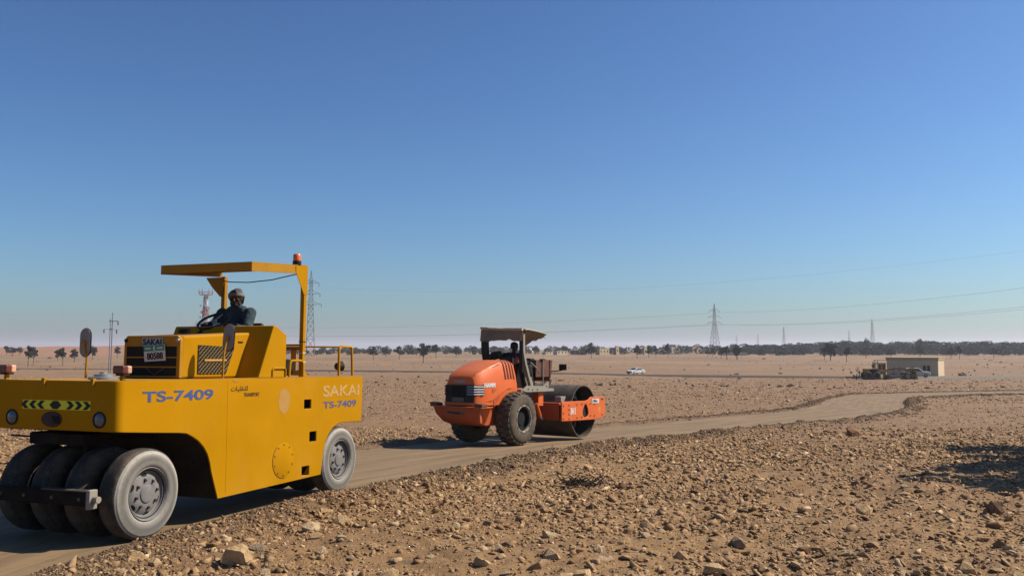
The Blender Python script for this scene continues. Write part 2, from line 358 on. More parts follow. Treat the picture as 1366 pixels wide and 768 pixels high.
# road: a rolled dirt track a few centimetres lower than its banks
nc = 11; rows = []
for k in range(len(CL)):
    tdir = CL[min(k+1, len(CL)-1)]-CL[max(k-1, 0)]; tdir /= np.linalg.norm(tdir); nrm = np.array([tdir[1], -tdir[0]])
    rows.append([CL[k]+nrm*(HW[k]+.12)*(2*c/(nc-1)-1) for c in range(nc)])
rows = np.array(rows); fine_rows = []
for k in range(len(rows)-1):
    for q in range(4): fine_rows.append(rows[k]*(1-q/4)+rows[k+1]*q/4)
rows = np.array(fine_rows); nrw = len(rows)
xr, yr = rows[..., 0], rows[..., 1]; u = np.linspace(-1, 1, nc)[None]
zr = h0(xr, yr)-.018+.02*vnoise(xr/1.7, yr/1.7, 9)-.016*(np.exp(-((np.abs(u)-.5)/.16)**2))
V = np.stack([xr.ravel(), yr.ravel(), zr.ravel()], 1)
i, j = np.meshgrid(np.arange(nrw-1), np.arange(nc-1), indexing='ij')
Fq = np.stack([i*nc+j, i*nc+j+1, (i+1)*nc+j+1, (i+1)*nc+j], -1).reshape(-1, 4)
me = from_arrays('road', V, Fq, 4); me.polygons.foreach_set('use_smooth', np.ones(len(Fq), bool))
s_len = np.concatenate([[0], np.cumsum(np.linalg.norm(np.diff(rows[:, nc//2], axis=0), axis=1))])
uvl = me.uv_layers.new(name='UVMap'); uv = np.stack([np.repeat(np.linspace(-2.1, 2.1, nc)[None], nrw, 0), np.repeat(s_len[:, None], nc, 1)], -1).reshape(-1, 2)
uvl.data.foreach_set('uv', uv[Fq.ravel()].astype(np.float32).ravel())
def road_mat():
    t = NT('rolled_dirt'); t.tint = (.98, .93, .82); P = t.n('ShaderNodeNewGeometry').outputs['Position']; uvn = t.coord('UV')
    mp = t.n('ShaderNodeMapping'); mp.inputs['Scale'].default_value = (1, .05, 1); t.l(uvn, mp.inputs[0])
    tr = t.noise(mp.outputs[0], 3.2, 4, .6); big = t.noise(P, .5, 4); fine = t.noise(P, 9, 6, .65); grit = t.noise(P, 60, 3, .7)
    c = t.mix(t.ramp(tr, [(.42, 0.), (.58, 1.)]), (.205, .132, .067), (.31, .207, .108))
    c = t.mix(t.math('MULTIPLY', t.ramp(big, [(.45, 0.), (.7, 1.)]), .6), c, (.27, .182, .103))
    c = t.mix(t.math('MULTIPLY', t.ramp(fine, [(.5, 0.), (.7, 1.)]), .4), c, (.115, .074, .042))
    c = t.mix(t.math('MULTIPLY', t.ramp(grit, [(.6, 0.), (.75, 1.)]), .4), c, (.46, .36, .25))
    t.bump(t.math('ADD', fine, t.math('MULTIPLY', grit, .4)), .35, .012); return t.set(c, .93)
tag(link('road', me, road_mat()), kind='structure')

# far track that the cars use; its dark colour paints a berm's shadow
pts = [(-300, 491), (200, 492.5), (480, 494.5), (700, 497), (850, 500.3), (1000, 501.8), (1150, 503.2), (1300, 503.0), (1420, 502.4), (1700, 501)]
PC = resample([gpix(*p)[:2] for p in pts], 240); mb = MB(); rings = []
for k in range(len(PC)):
    td = PC[min(k+1, 239)]-PC[max(k-1, 0)]; td /= np.linalg.norm(td); nv = np.array([td[1], -td[0]])
    rings.append([(PC[k][0]+nv[0]*w, PC[k][1]+nv[1]*w, H(PC[k][0]+nv[0]*w, PC[k][1]+nv[1]*w)*.0+float(h0(PC[k][0], PC[k][1]))+zz) for w, zz in ((2.2, -.3), (1.2, .16), (0, .18), (-1.2, .16), (-2.2, -.3))])
mb.loft(rings, caps=False, closed=False)
t = NT('berm_shade_track'); P = t.n('ShaderNodeNewGeometry').outputs['Position']
M['track'] = t.set(t.mix(t.noise(P, .6, 5, .7), (.055, .04, .027), (.11, .078, .05)), .95)
tag(mb.build('side_track', M['track'], ang=60), kind='structure')
pts = [(1128, 503.6), (1180, 504.2), (1260, 504.0), (1330, 503.6), (1400, 503.4), (1500, 503)]
PC = resample([gpix(*p)[:2] for p in pts], 60); mb = MB(); rings = []
for k in range(len(PC)):
    td = PC[min(k+1, 59)]-PC[max(k-1, 0)]; td /= np.linalg.norm(td); nv = np.array([td[1], -td[0]]); e_ = min(1, k/6)
    rings.append([(PC[k][0]+nv[0]*w*e_, PC[k][1]+nv[1]*w*e_, float(h0(PC[k][0]+nv[0]*w, PC[k][1]+nv[1]*w))+zz) for w, zz in ((8.5, -.5), (6.5, .20), (0, .21), (-6.5, .20), (-8.5, -.5))])
mb.loft(rings, caps=False, closed=False); t = NT('grey_gravel_apron'); P = t.n('ShaderNodeNewGeometry').outputs['Position']
tag(mb.build('gravel_apron', t.set(t.mix(t.noise(P, .5, 5, .7), (.16, .125, .09), (.24, .19, .14)), .95), ang=60), kind='structure')

# reddish dunes along the left skyline
gx = np.linspace(-1500, 60, 160); gy = np.linspace(430, 1500, 110); GX, GY = np.meshgrid(gx, gy); AZ = GX/GY
env = np.clip((GY-450)/260, 0, 1); env = env*env*(3-2*env)*np.clip((1500-GY)/500, 0, 1)
side = np.clip((-.27-AZ)/.16, 0, 1)
DZ = env*side*(3.4+6*vnoise(GX/170, GY/140, 21)+4*vnoise(GX/70, GY/60, 22)+1.2*vnoise(GX/22, GY/22, 23))
DZ = h0(GX, GY)+DZ-.8*(DZ < .4)-.25
V = np.stack([GX.ravel(), GY.ravel(), DZ.ravel()], 1); n1 = len(gx)
i, j = np.meshgrid(np.arange(len(gy)-1), np.arange(n1-1), indexing='ij')
Fq = np.stack([i*n1+j, i*n1+j+1, (i+1)*n1+j+1, (i+1)*n1+j], -1).reshape(-1, 4)
me = from_arrays('sand_dune', V, Fq, 4); me.polygons.foreach_set('use_smooth', np.ones(len(Fq), bool))
t = NT('red_dune_sand'); t.tint = WARM; P = t.n('ShaderNodeNewGeometry').outputs['Position']
M['dune'] = t.set(t.mix(t.noise(P, .03, 6, .7), (.34, .155, .08), (.36, .21, .125)), .95)
dune = tag(link('sand_dune', me, M['dune']), kind='structure')
DUNE = (gx, gy, DZ)
def HD(x, y):
    z = H(x, y)
    if gx[0] < x < gx[-1] and gy[0] < y < gy[-1]:
        a = min(int((x-gx[0])/(gx[1]-gx[0])), len(gx)-1); b = min(int((y-gy[0])/(gy[1]-gy[0])), len(gy)-1); z = max(z, DZ[b, a])
    return z

# ------------------------------------------------------------------ stones
def hull(n, seed, flat=.7):
    r = random.Random(seed); bm = bmesh.new()
    for _ in range(n):
        v = Vector((r.gauss(0,1), r.gauss(0,1), r.gauss(0,1))).normalized()*(r.uniform(.78, 1.05))
        bm.verts.new((v.x*r.uniform(.85,1), v.y*.8, v.z*flat))
    res = bmesh.ops.convex_hull(bm, input=bm.verts)
    dead = [g for g in res['geom_interior'] if isinstance(g, bmesh.types.BMVert)]+[g for g in res['geom_unused'] if isinstance(g, bmesh.types.BMVert)]
    bmesh.ops.delete(bm, geom=list(set(dead)), context='VERTS'); bmesh.ops.triangulate(bm, faces=bm.faces)
    return bm
def hull_arr(n, seed, flat=.7):
    bm = hull(n, seed, flat); bm.verts.index_update()
    v = np.array([p.co[:] for p in bm.verts]); f = np.array([[q.index for q in fc.verts] for fc in bm.faces]); bm.free(); return v, f
def rock_mat(name, island=True, stops=None):
    t = NT(name); t.tint = WARM; co = t.coord()
    if island: rnd = t.n('ShaderNodeNewGeometry').outputs['Random Per Island']; P = t.n('ShaderNodeNewGeometry').outputs['Position']; sc = 30
    else: rnd = t.n('ShaderNodeObjectInfo').outputs['Random']; P = co; sc = 2
    c = t.ramp(rnd, stops or [(0., (.17, .095, .047)), (.15, (.28, .17, .085)), (.6, (.40, .26, .135)), (.85, (.47, .33, .19)), (.96, (.54, .41, .26)), (1., (.72, .57, .39))])
    n = t.noise(P, sc, 5, .65); c = t.mix(t.math('MULTIPLY', t.ramp(n, [(.45, 0.), (.7, 1.)]), .55), c, (.35, .22, .112))
    n2 = t.noise(P, sc*3.3, 4, .7); c = t.mix(t.math('MULTIPLY', t.ramp(n2, [(.58, 0.), (.75, 1.)]), .4), c, (.19, .125, .08))
    t.bump(n2, .5, .02 if not island else .008); return t.set(c, .92)
M['stone'] = rock_mat('loose_stones'); M['rock'] = rock_mat('desert_rock', False)
M['windrow'] = rock_mat('damp_gravel', True, [(0., (.08, .052, .032)), (.5, (.15, .10, .06)), (.85, (.22, .15, .09)), (1., (.38, .28, .18))])
def scatter(name, X, Y, S, bases, mat, sink=.06, flatr=(.6, 1.)):
    Zs = height(X, Y); VS = []; FS = []; off = 0
    which = rng.integers(0, len(bases), len(X))
    for b, (bv, bf) in enumerate(bases):
        ii = np.where(which == b)[0]
        if not len(ii): continue
        n = len(ii); a = rng.uniform(0, 2*PI, n); s = S[ii]; tl = rng.normal(0, .3, (n, 2))
        v = np.repeat(bv[None], n, 0)*np.stack([s, s*rng.uniform(.6, 1, n), s*rng.uniform(*flatr, n)], 1)[:, None]
        z2 = v[..., 2]+v[..., 0]*tl[:, :1]+v[..., 1]*tl[:, 1:]
        x2 = v[..., 0]*np.cos(a)[:, None]-v[..., 1]*np.sin(a)[:, None]; y2 = v[..., 0]*np.sin(a)[:, None]+v[..., 1]*np.cos(a)[:, None]
        P = np.stack([x2+X[ii][:, None], y2+Y[ii][:, None], z2+(Zs[ii]+s*sink)[:, None]], -1)
        VS.append(P.reshape(-1, 3)); FS.append((bf[None]+(np.arange(n)*len(bv))[:, None, None]+off).reshape(-1, 3)); off += n*len(bv)
    me = from_arrays(name, np.concatenate(VS), np.concatenate(FS), 3)
    return link(name, me, mat)
def field(n, d0, d1, pw, px0=-380, px1=1800):
    """random points on the plain inside the view, between two distances"""
    d = d0*(d1/d0)**(rng.uniform(0, 1, n)**pw); x = (rng.uniform(px0, px1, n)-CX)/F*d; return x, d
def shard(n, seed):
    r = random.Random(seed); bm = bmesh.new()
    for _ in range(n): bm.verts.new((r.uniform(-1, 1), r.uniform(-.85, .85)*r.uniform(.6, 1), r.uniform(-.75, .75)*r.uniform(.5, 1)))
    res = bmesh.ops.convex_hull(bm, input=bm.verts)
    bmesh.ops.delete(bm, geom=list({g for g in res['geom_interior']+res['geom_unused'] if isinstance(g, bmesh.types.BMVert)}), context='VERTS'); bmesh.ops.triangulate(bm, faces=bm.faces)
    bm.verts.index_update(); v = np.array([p.co[:] for p in bm.verts]); f = np.array([[q.index for q in fc.verts] for fc in bm.faces]); bm.free(); return v, f
SMALL = [shard(8, 100+k) for k in range(18)]; MED = [shard(13, 200+k) for k in range(18)]
def offroad(x, y, lim=.25):
    d, s = road_sd(x, y); k = d > lim; return x[k], y[k], d[k]
def patchy(x, y, amount=.8):
    p = vnoise(x/2.3, y/2.3, 31)+.6*vnoise(x/.8, y/.8, 32)+.5; return rng.uniform(0, 1, len(x)) < (1-amount)+amount*np.clip(p*1.2, 0, 1.3)
# pebbles close by, stones further out, cobbles on the middle plain: nobody could count them
x, y = field(205000, 6.2, 27, .9); k = patchy(x, y); x, y, d = offroad(x[k], y[k]); s = np.exp(rng.normal(math.log(.0145), .5, len(x)))*np.clip(y/10, .9, 1.7)
tag(scatter('pebbles', x, y, np.clip(s, .005, .045), SMALL, M['stone']), 'countless small tan pebbles covering the near desert ground', 'pebbles', kind='stuff')
x, y = field(86000, 6.2, 34, .8); k = patchy(x, y); x, y, d = offroad(x[k], y[k], .4); s = np.exp(rng.normal(math.log(.029), .55, len(x)))*np.clip(y/12, .9, 1.5)
tag(scatter('rubble', x, y, np.clip(s, .012, .09), MED, M['stone']), 'countless broken stones of fist size strewn between the pebbles', 'rubble', kind='stuff')
x, y = field(165000, 22, 160, .85); k = patchy(x/4, y/4, .6); x, y, d = offroad(x[k], y[k], .5); s = np.exp(rng.normal(math.log(.040), .5, len(x)))*np.clip(y/45, .8, 2.2)
tag(scatter('cobbles', x, y, np.clip(s, .015, .22), SMALL, M['stone'], .02, (.5, .9)), 'countless stones littering the cleared field around the dirt road', 'stones', kind='stuff')
# windrow of graded gravel along the road edges
def along(n, side, a, b, w0, w1):
    k = rng.uniform(a, b, n); i = k.astype(int); f = (k-i)[:, None]
    c = CL[i]*(1-f)+CL[i+1]*f; td = CL[i+1]-CL[i]; td /= np.linalg.norm(td, axis=1)[:, None]; nv = np.stack([td[:, 1], -td[:, 0]], 1)
    w = (HW[i]+np.clip(rng.normal((w0+w1)/2, (w1-w0)/3.2, n), w0-.3, w1+.4))*side
    return c[:, 0]+nv[:, 0]*w, c[:, 1]+nv[:, 1]*w, c[:, 1]
segl = np.cumsum(np.linalg.norm(np.diff(CL, axis=0), axis=1)); i30 = int(np.argmin(np.abs(CL[:, 1]-32))); i0 = int(np.argmin(np.abs(CL[:, 1]-6)))
x, y, d = along(42000, 1, i0, i30, -.05, .95); s = np.exp(rng.normal(math.log(.0135), .45, len(x)))*np.clip(y/12, .9, 1.7)
x2, y2, d2 = along(22000, 1, i30, 255, .0, 1.1); s2 = np.exp(rng.normal(math.log(.030), .45, len(x2)))*np.clip(y2/50, .9, 1.6)
x3, y3, d3 = along(16000, -1, i0+4, 255, .1, 1.0); s3 = np.exp(rng.normal(math.log(.026), .45, len(x3)))*np.clip(y3/40, .8, 1.6)
tag(scatter('windrow_gravel', np.concatenate([x, x2, x3]), np.concatenate([y, y2, y3]), np.clip(np.concatenate([s, s2, s3]), .008, .16), SMALL, M['windrow'], .15), 'dark loose gravel pushed up in a ridge along the dirt road edges', 'gravel', kind='stuff')
# single rocks
ROCKB = []
for k in range(24):
    bm = hull(13+k % 4*4, 400+k, .62+.02*(k % 9)); finish(bm, 14); m_ = bpy.data.meshes.new('rock'); bm.to_mesh(m_); bm.free(); m_.materials.append(M['rock']); ROCKB.append(m_)
VAR = {}
def rock(px, py, wpx, label, group=None, k=None, tall=.8, mat=None):
    p = gpix(px, py); s = wpx/F*p[1]/2; me = ROCKB[k if k is not None else random.randrange(24)]
    if mat:
        key = (me.name, mat.name)
        if key not in VAR: q = me.copy(); q.materials.clear(); q.materials.append(mat); VAR[key] = q
        me = VAR[key]
    o = bpy.data.objects.new('rock', me); COL.objects.link(o); o.location = (p[0], p[1], H(p[0], p[1])+s*.16*tall/.8)
    o.scale = (s, s*random.uniform(.75, 1.05), s*tall*random.uniform(.9, 1.15)); o.rotation_euler = (random.uniform(-.3,.3), random.uniform(-.3,.3), random.uniform(0, 6.28)); return tag(o, label, 'rock', group)
def plain_rock(name, col, col2):
    t = NT(name); t.tint = (1.12, 1.0, .84); co = t.coord(); n = t.noise(co, 2.2, 6, .65); t.bump(t.noise(co, 6, 5, .7), .7, .06); return t.set(t.mix(t.ramp(n, [(.35, 0.), (.65, 1.)]), col, col2), .92)
PALE = plain_rock('pale_rock', (.44, .33, .20), (.66, .54, .38)); BRN = plain_rock('brown_rock', (.20, .105, .055), (.33, .19, .11)); GRY = plain_rock('grey_rock', (.26, .195, .14), (.40, .32, .24)); TAN = plain_rock('tan_rock', (.46, .32, .17), (.72, .54, .32))
for a in [(316, 752, 44, 'largest tan boulder with a pale sunlit face near the yellow roller wheels', TAN, .95), (733, 711, 23, 'smooth whitish stone alone in the centre foreground', PALE, .8),
          (1138, 581, 27, 'large brown boulder sitting beside the dirt road bend', BRN, .9), (1325, 684, 26, 'reddish brown boulder at the right edge under the shadow', BRN, .9),
          (413, 704, 28, 'angular pale rock on the gravel ridge behind the yellow roller', PALE, .7), (345, 732, 24, 'grey split rock right of the largest tan boulder', GRY, .7),
          (455, 722, 15, 'small bright cream rock between grey stones below the gravel ridge', PALE, .9), (458, 693, 24, 'light brown wedge rock near the rear wheel of the yellow roller', TAN, .8),
          (798, 737, 19, 'round pale stone near the bottom centre of the picture', PALE, .85), (984, 726, 24, 'dark grey rock in the right foreground', GRY, .75),
          (1073, 731, 24, 'brown flat rock low in the right foreground', BRN, .6), (952, 768, 34, 'big yellowish rock cut by the bottom edge', TAN, .7),
          (784, 627, 15, 'rounded tan rock standing on a smaller one past the dirt road', TAN, .9), (830, 651, 13, 'orange brown rock right of the dead twigs', BRN, .9),
          (757, 615, 14, 'brown rock left of the rounded tan rock', BRN, .7), (1263, 621, 12, 'pale stone inside the dark shadow on the right', PALE, .8),
          (1232, 643, 12, 'small red stone below the dark shadow', plain_rock('red_rock', (.30, .11, .06), (.4, .18, .1)), .8), (928, 660, 18, 'dark brown stone among rubble in the centre right', BRN, .7), (664, 735, 14, 'cream coloured stone left of the round pale stone', PALE, .8), (650, 700, 15, 'grey cube shaped stone in the middle foreground', GRY, .9)]:
    rock(a[0], a[1], a[2]*1.2, a[3], k=(len(a[3])*7) % 24, tall=a[5]*1.3, mat=a[4])
MATS = [None, None, TAN, PALE, TAN, BRN]; n = 0
while n < 270:
    yy = 770-random.random()**1.5*215; xx = random.uniform(-20, 1386); p = gpix(xx, yy)
    dd, _ = road_sd(np.array([p[0]]), np.array([p[1]]))
    if dd[0] < .6: continue
    rock(xx, yy, max(5, random.lognormvariate(math.log(11.5*(yy-466)/230+2), .38)), 'one of the many loose stones scattered over the rubble in front of the dirt road', 'loose stones on the rubble ground', tall=random.uniform(.55, .95), mat=random.choice(MATS)); n += 1
# ------------------------------------------------------------------ yellow pneumatic roller (local: X front -> rear, Y right side 0 -> left 1.73, Z up)
YW = 1.79
yu = Vector((0.35988683, 0.93283582, -0.01728617)).normalized(); yw = Vector((-0.93297522, 0.35994061, 0)).normalized(); yk = yu.cross(yw)
YM = Matrix((yu, yw, yk)).transposed().to_4x4(); YM.translation = Vector((-3.97158, 9.82428, -.012))
yr_ = thing('pneumatic_roller', 'yellow pneumatic tyre road roller with flat sun canopy, TS-7409 lettered on its side', 'road roller', M=YM)
def cutter(name, mb):
    o = mb.build(name, None); return o
def boolean(o, cut):
    for c in cut:
        m = o.modifiers.new('cut', 'BOOLEAN'); m.object = c; m.operation = 'DIFFERENCE'; m.solver = 'EXACT'
    name = o.name; par = o.parent; mat = o.data.materials[0]; o.parent = None; me = evaluated(o); me.materials.clear()
    for c in cut: bpy.data.objects.remove(c)
    bm = bmesh.new(); bm.from_mesh(me); bmesh.ops.remove_doubles(bm, verts=bm.verts, dist=1e-5); finish(bm, 30); bm.to_mesh(me); bm.free(); me.name = name
    return link(name, me, mat, par, 0)
prof = [(-.50, 1.185), (-.1, 1.155), (.44, 1.115), (.56, 1.10), (.67, 1.05), (.76, 1.0), (.85, .925), (.92, .84), (.965, .74), (1.0, .62), (1.13, .285), (3.36, .325), (3.385, .5), (3.42, .66), (3.47, .79), (3.54, .89), (3.64, .965), (3.75, 1.01), (3.87, 1.035), (4.46, 1.02), (4.485, 1.715), (-.52, 1.722)]
mb = MB().prism(prof, 'y', 0, YW); o = mb.build('hull_tmp', M['yellow'], yr_)
bm = bmesh.new(); bm.from_mesh(o.data)
ed = [e for e in bm.edges if all(v.co.x < -.45 for v in e.verts) and abs(e.verts[0].co.z-e.verts[1].co.z) > .3]
bmesh.ops.bevel(bm, geom=ed, offset=.10, segments=8, profile=.5, affect='EDGES'); bm.to_mesh(o.data); bm.free()
cuts = []; holes = [(2.985, 1.345, .085, .065), (3.135, .88, .085, .07), (2.97, .415, .09, .065)]
for hx, hz, a, b in holes: cuts.append(cutter('c', MB().box(hx-a, hx+a, -.1, .22, hz-b, hz+b)))
o.name = 'hull'; hull_o = boolean(o, cuts); hull_o.name = 'hull'
bv = hull_o.modifiers.new('bevel', 'BEVEL'); bv.width = .012; bv.segments = 2; bv.limit_method = 'ANGLE'; bv.angle_limit = R(50); bv.harden_normals = True
for k, (hx, hz, a, b) in enumerate(holes):
    a -= .002; b -= .002; mb = MB(); v = [(hx-a, .02, hz-b), (hx+a, .02, hz-b), (hx+a, .02, hz+b), (hx-a, .02, hz+b), (hx-a, .21, hz-b), (hx+a, .21, hz-b), (hx+a, .21, hz+b), (hx-a, .21, hz+b)]
    if k == 2: v[0] = (hx-a, .10, hz-b); v[1] = (hx+a, .10, hz-b)
    mb.add(v, [(4, 5, 6, 7), (0, 1, 5, 4), (1, 2, 6, 5), (2, 3, 7, 6), (3, 0, 4, 7)]); mb.build('inspection_hole', M['dark'], yr_, recalc=False)  # black liner: the shade inside the hole is its colour
arch = [p for p in prof if -.6 < p[0] < 1.14 and p[1] < 1.19 and p[1] > .28]; arch2 = [p for p in prof if 3.36 <= p[0] < 3.9 and p[1] < 1.04]
for pl_, nmz in ((arch, 'wheel_arch'), (arch2, 'wheel_arch')):
    inn = [(a-(.02 if 0 else 0), b) for a, b in pl_]; mb = MB(); rings = []
    for y in (.012, YW-.012): rings.append([(a-(.005 if nmz and a > .6 and a < 2 else 0)+(.005 if a > 3 and a < 3.7 else 0), y, b-.005) for a, b in inn])
    mb.loft(rings, closed=False, caps=False).build('wheel_arch', M['arch'], yr_, ang=60)  # dark liner: dirty black paint, with the bay's shade in its colour
# top edge angle iron and small wear
MB().box(-.40, 4.48, .004, .05, 1.7235, 1.731).build('deck_edge', M['yellow_old'], yr_)
mb = MB().box(1.35, 1.44, -.006, .004, 1.688, 1.704); mb.build('bracket', M['patch'], yr_)
MB().tube([(1.27, .0008, .33), (1.25, .0008, 1.70)], .004, 6).build('weld_seam', M['yellow'], yr_)
# ---- access cover with bolts, worn oval
mb = MB(); mb.lathe([(.001, -.004), (.230, -.004), (.235, -.002), (.235, .0)], (2.44, .0, .615), (0, 1, 0), 40); cov = mb.build('access_cover', M['yellow'], yr_)
for k in range(10):
    a = 2*PI*k/10+.3; MB().lathe([(.0005, -.012), (.009, -.012), (.011, -.003)], (2.44+.205*math.cos(a), 0, .615+.205*math.sin(a)), (0, 1, 0), 8).build('bolt', M['brownplate'], cov)
ring = [(2.44+.238*math.cos(a), -.001, .615+.238*math.sin(a)) for a in np.linspace(PI*.72, PI*1.55, 30)]
MB().tube(ring, .0045, 6).build('cover_edge_shadow', M['black'], cov)  # black arc paints the shadow along the cover's left edge
pts = []
for k in range(36):
    a = 2*PI*k/36; pts.append((2.425+(.128+.012*math.sin(a))*math.cos(a), 1.405+.172*math.sin(a)-.02*math.cos(a)*0))
MB().prism(pts, 'y', -.0015, .001).build('worn_patch', M['patch'], yr_)
# ---- lettering on the side
def side_text(s, x0, x1, z, h, mat, bold=.02, name='lettering', font=None):
    q = text(s, 1, mat, yr_, name, (0, 0, 0), ROT_SIDE, 1, bold, .004, font=font); me = q.data
    c = np.array([v.co[:] for v in me.vertices]); w = c[:, 0].max()-c[:, 0].min(); hh = c[:, 1].max()-c[:, 1].min()
    me.transform(Matrix.Translation((-c[:, 0].min(), -c[:, 1].min(), 0))); me.transform(Matrix.Diagonal(((x1-x0)/w, h/hh, .4, 1)))
    q.matrix_local = Matrix.Translation((x0, -.0016, z)) @ ROT_SIDE.to_4x4(); return q
side_text('TS-7409', -.16, .985, 1.482, .122, M['blue'], .024)
side_text('TS-7409', 3.37, 4.29, 1.262, .10, M['blue'], .018)
side_text('SAKAI', 3.365, 4.375, 1.428, .17, M['whitepaint'], .028)
side_text('TRANSPORT', 1.56, 1.88, 1.492, .05, M['blacktext'], .012)
af = None
try:
    import os
    af = bpy.data.fonts.load(os.path.join(bpy.utils.system_resource('DATAFILES'), 'fonts', 'NotoSansArabic-VariableFont_wdth,wght.woff2'))
except Exception as e: print('font', e)
side_text('\ufe95\ufe8e\ufef4\ufee0\ufed8\ufee8\ufee0\ufedf', 1.31, 1.635, 1.555, .075, M['blacktext'], .006, font=af)
# ---- front face: chevron tape, headlamps, badge
FX = -.502
def fx(z): return -.52+(1.722-z)/(1.722-1.185)*.02
tape = MB().prism([(.365, 1.405), (1.345, 1.405), (1.345, 1.505), (.365, 1.505)], 'x', fx(1.4)-.004, fx(1.4)+.004).build('chevron_tape', M['lime'], yr_)
mb = MB(); yc = .862
for sgn in (-1, 1):
    for k in range(4):
        b = .055+.118*k; w = .062; h = .044; t_ = .052
        mb = MB()
        if k == 0: poly = [(0, -h), (b-.02, -h), (b+t_-.02, 0), (b-.02, h), (0, h)]
        else: poly = [(b-.02, -h), (b+w-.02, -h), (b+w+t_-.02, 0), (b+w-.02, h), (b-.02, h), (b+t_-.02, 0)]
        mb.prism([(yc+sgn*a, 1.455+c) for a, c in poly], 'x', fx(1.4)-.0055, fx(1.4)-.003); mb.build('chevron', M['black'], tape)
for hy in (.235, 1.50):
    mb = MB().lathe([(.085, .02), (.088, -.012), (.078, -.016), (.070, -.008)], (fx(1.31), hy, 1.31), (1, 0, 0), 28); h_ = mb.build('headlight', M['black'], yr_)
    MB().lathe([(.0005, -.030), (.03, -.027), (.055, -.018), (.071, -.006)], (fx(1.31), hy, 1.31), (1, 0, 0), 28).build('lens', M['lens'], h_)
mb = MB(); pts = [(.90+.16*math.cos(a)*(1 if math.cos(a) > 0 else .85), 1.30+.085*math.sin(a)) for a in np.linspace(0, 2*PI, 28, endpoint=False)]
mb.prism(pts, 'x', fx(1.3)-.012, fx(1.3)); bd = mb.build('badge', M['rust'], yr_, .006)
mb = MB().prism([(.78, 1.26), (.86, 1.26), (.90, 1.34), (.80, 1.335)], 'x', fx(1.3)-.018, fx(1.3)-.011); mb.build('emblem', M['dark'], bd)
for by in (.33, 1.03): MB().box(-.545, -.50, by-.022, by+.022, 1.665, 1.745).build('lashing_hook', M['yellow_old'], yr_, .006)
# filler cap on the front deck
mb = MB().lathe([(.16, 0), (.16, .03), (.10, .035), (.10, .06), (.04, .065), (.04, .085), (.0005, .086)], (.05, .78, 1.722), (0, 0, 1), 24); mb.build('filler_cap', M['silver'], yr_)
# ---- turn signals
for sy, sx, chalk in ((.12, -.33, False), (1.66, -.47, True)):
    s_ = MB().box(sx-.02, sx+.02, sy-.02, sy+.02, 1.722, 1.785).build('turn_signal', M['yellow'], yr_, .004)
    MB().box(sx-.045, sx+.045, sy-.055, sy+.055, 1.775, 1.795).build('bracket', M['black'], s_, .004)
    mb = MB().box(sx-.075, sx-.004, sy-.075, sy+.075, 1.795, 1.885); mb.build('front_lens', M['redlens'], s_, .018, segs=3)
    MB().box(sx-.002, sx+.065, sy-.072, sy+.072, 1.797, 1.883).build('rear_lens', M['litlens'], s_, .018, segs=3)
# ---- engine hood with grille
HY0, HY1, HX = .43, 1.30, .90
mb = MB().prism([(HX, 1.724), (HX+.02, 2.245), (2.30, 2.335), (2.30, 1.724)], 'y', HY0, HY1); hood = mb.build('hood', M['yellow'], yr_, .035, segs=4)
mb = MB(); g0 = HX-.028
mb.prism([(HY0-.005, 1.73), (HY1+.005, 1.73), (HY1+.005, 2.20), (HY1-.04, 2.25), (HY0+.04, 2.25), (HY0-.005, 2.20)], 'x', g0, HX+.03); gr = mb.build('grille_frame', M['yellow_old'], yr_, .01)
for z0, z1 in ((1.99, 2.115), (1.872, 1.972), (1.757, 1.855)):
    MB().box(g0-.006, g0+.004, HY0+.045, HY1-.045, z0, z1).build('grille_opening', M['dark'], gr, .002)
for z in np.linspace(1.77, 2.10, 16): MB().box(g0-.011, g0-.007, HY0+.06, HY1-.06, z-.002, z+.002).build('grille_bar', M['black'], gr) if False else None
mb = MB().tube([(g0-.012, .93, 1.845), (g0-.012, .80, 1.765), (g0-.012, .66, 1.845)], .006, 6); mb.build('grille_wire', M['brownplate'], gr)
np_ = MB().box(g0-.010, g0, .69, 1.01, 2.125, 2.225).build('maker_plate', M['silver'], gr, .004)
q = text('SAKAI', .1, M['black'], np_, 'lettering', (g0-.0115, .998, 2.136), ROT_FRONT, 1.0, .003, .001)
c_ = np.array([v.co[:] for v in q.data.vertices]); q.data.transform(Matrix.Diagonal((.29/(c_[:, 0].max()-c_[:, 0].min()), .078/(c_[:, 1].max()-c_[:, 1].min()), 1, 1)))
for by in (HY0+.03, HY1-.03): MB().lathe([(.0005, -.02), (.022, -.018), (.024, 0)], (g0, by, 2.19), (1, 0, 0), 12).build('latch', M['silver'] if by < 1 else M['black'], gr)
# number plate (tilted a little)
rot = Matrix.Rotation(R(-4), 3, 'X')
pl = MB().box(-.006, .004, -.165, .165, -.10, .10).build('number_plate', M['white'], yr_, .004); pl.location = (g0-.022, .795, 2.035); pl.rotation_euler = (R(-3), R(-5), 0)
MB().box(-.0085, -.005, -.16, .16, .025, .095).build('green_band', M['green'], pl)
q = text('80588', .1, M['black'], pl, 'lettering', (0, 0, 0), ROT_FRONT, 1, .004, .001); c_ = np.array([v.co[:] for v in q.data.vertices])
q.data.transform(Matrix.Translation((-c_[:, 0].min(), -c_[:, 1].min(), 0))); q.data.transform(Matrix.Diagonal((.25/(c_[:, 0].max()-c_[:, 0].min()), .085/(c_[:, 1].max()-c_[:, 1].min()), 1, 1)))
q.matrix_local = Matrix.Translation((-.0075, .118, -.08)) @ ROT_FRONT.to_4x4()
MB().box(-.0095, -.008, -.015, .01, .035, .085).build('emblem', M['white'], pl)
for a, b in ((-.14, -.05), (.05, .14)): MB().box(-.0095, -.008, a, b, .05, .068).build('script', M['white'], pl)
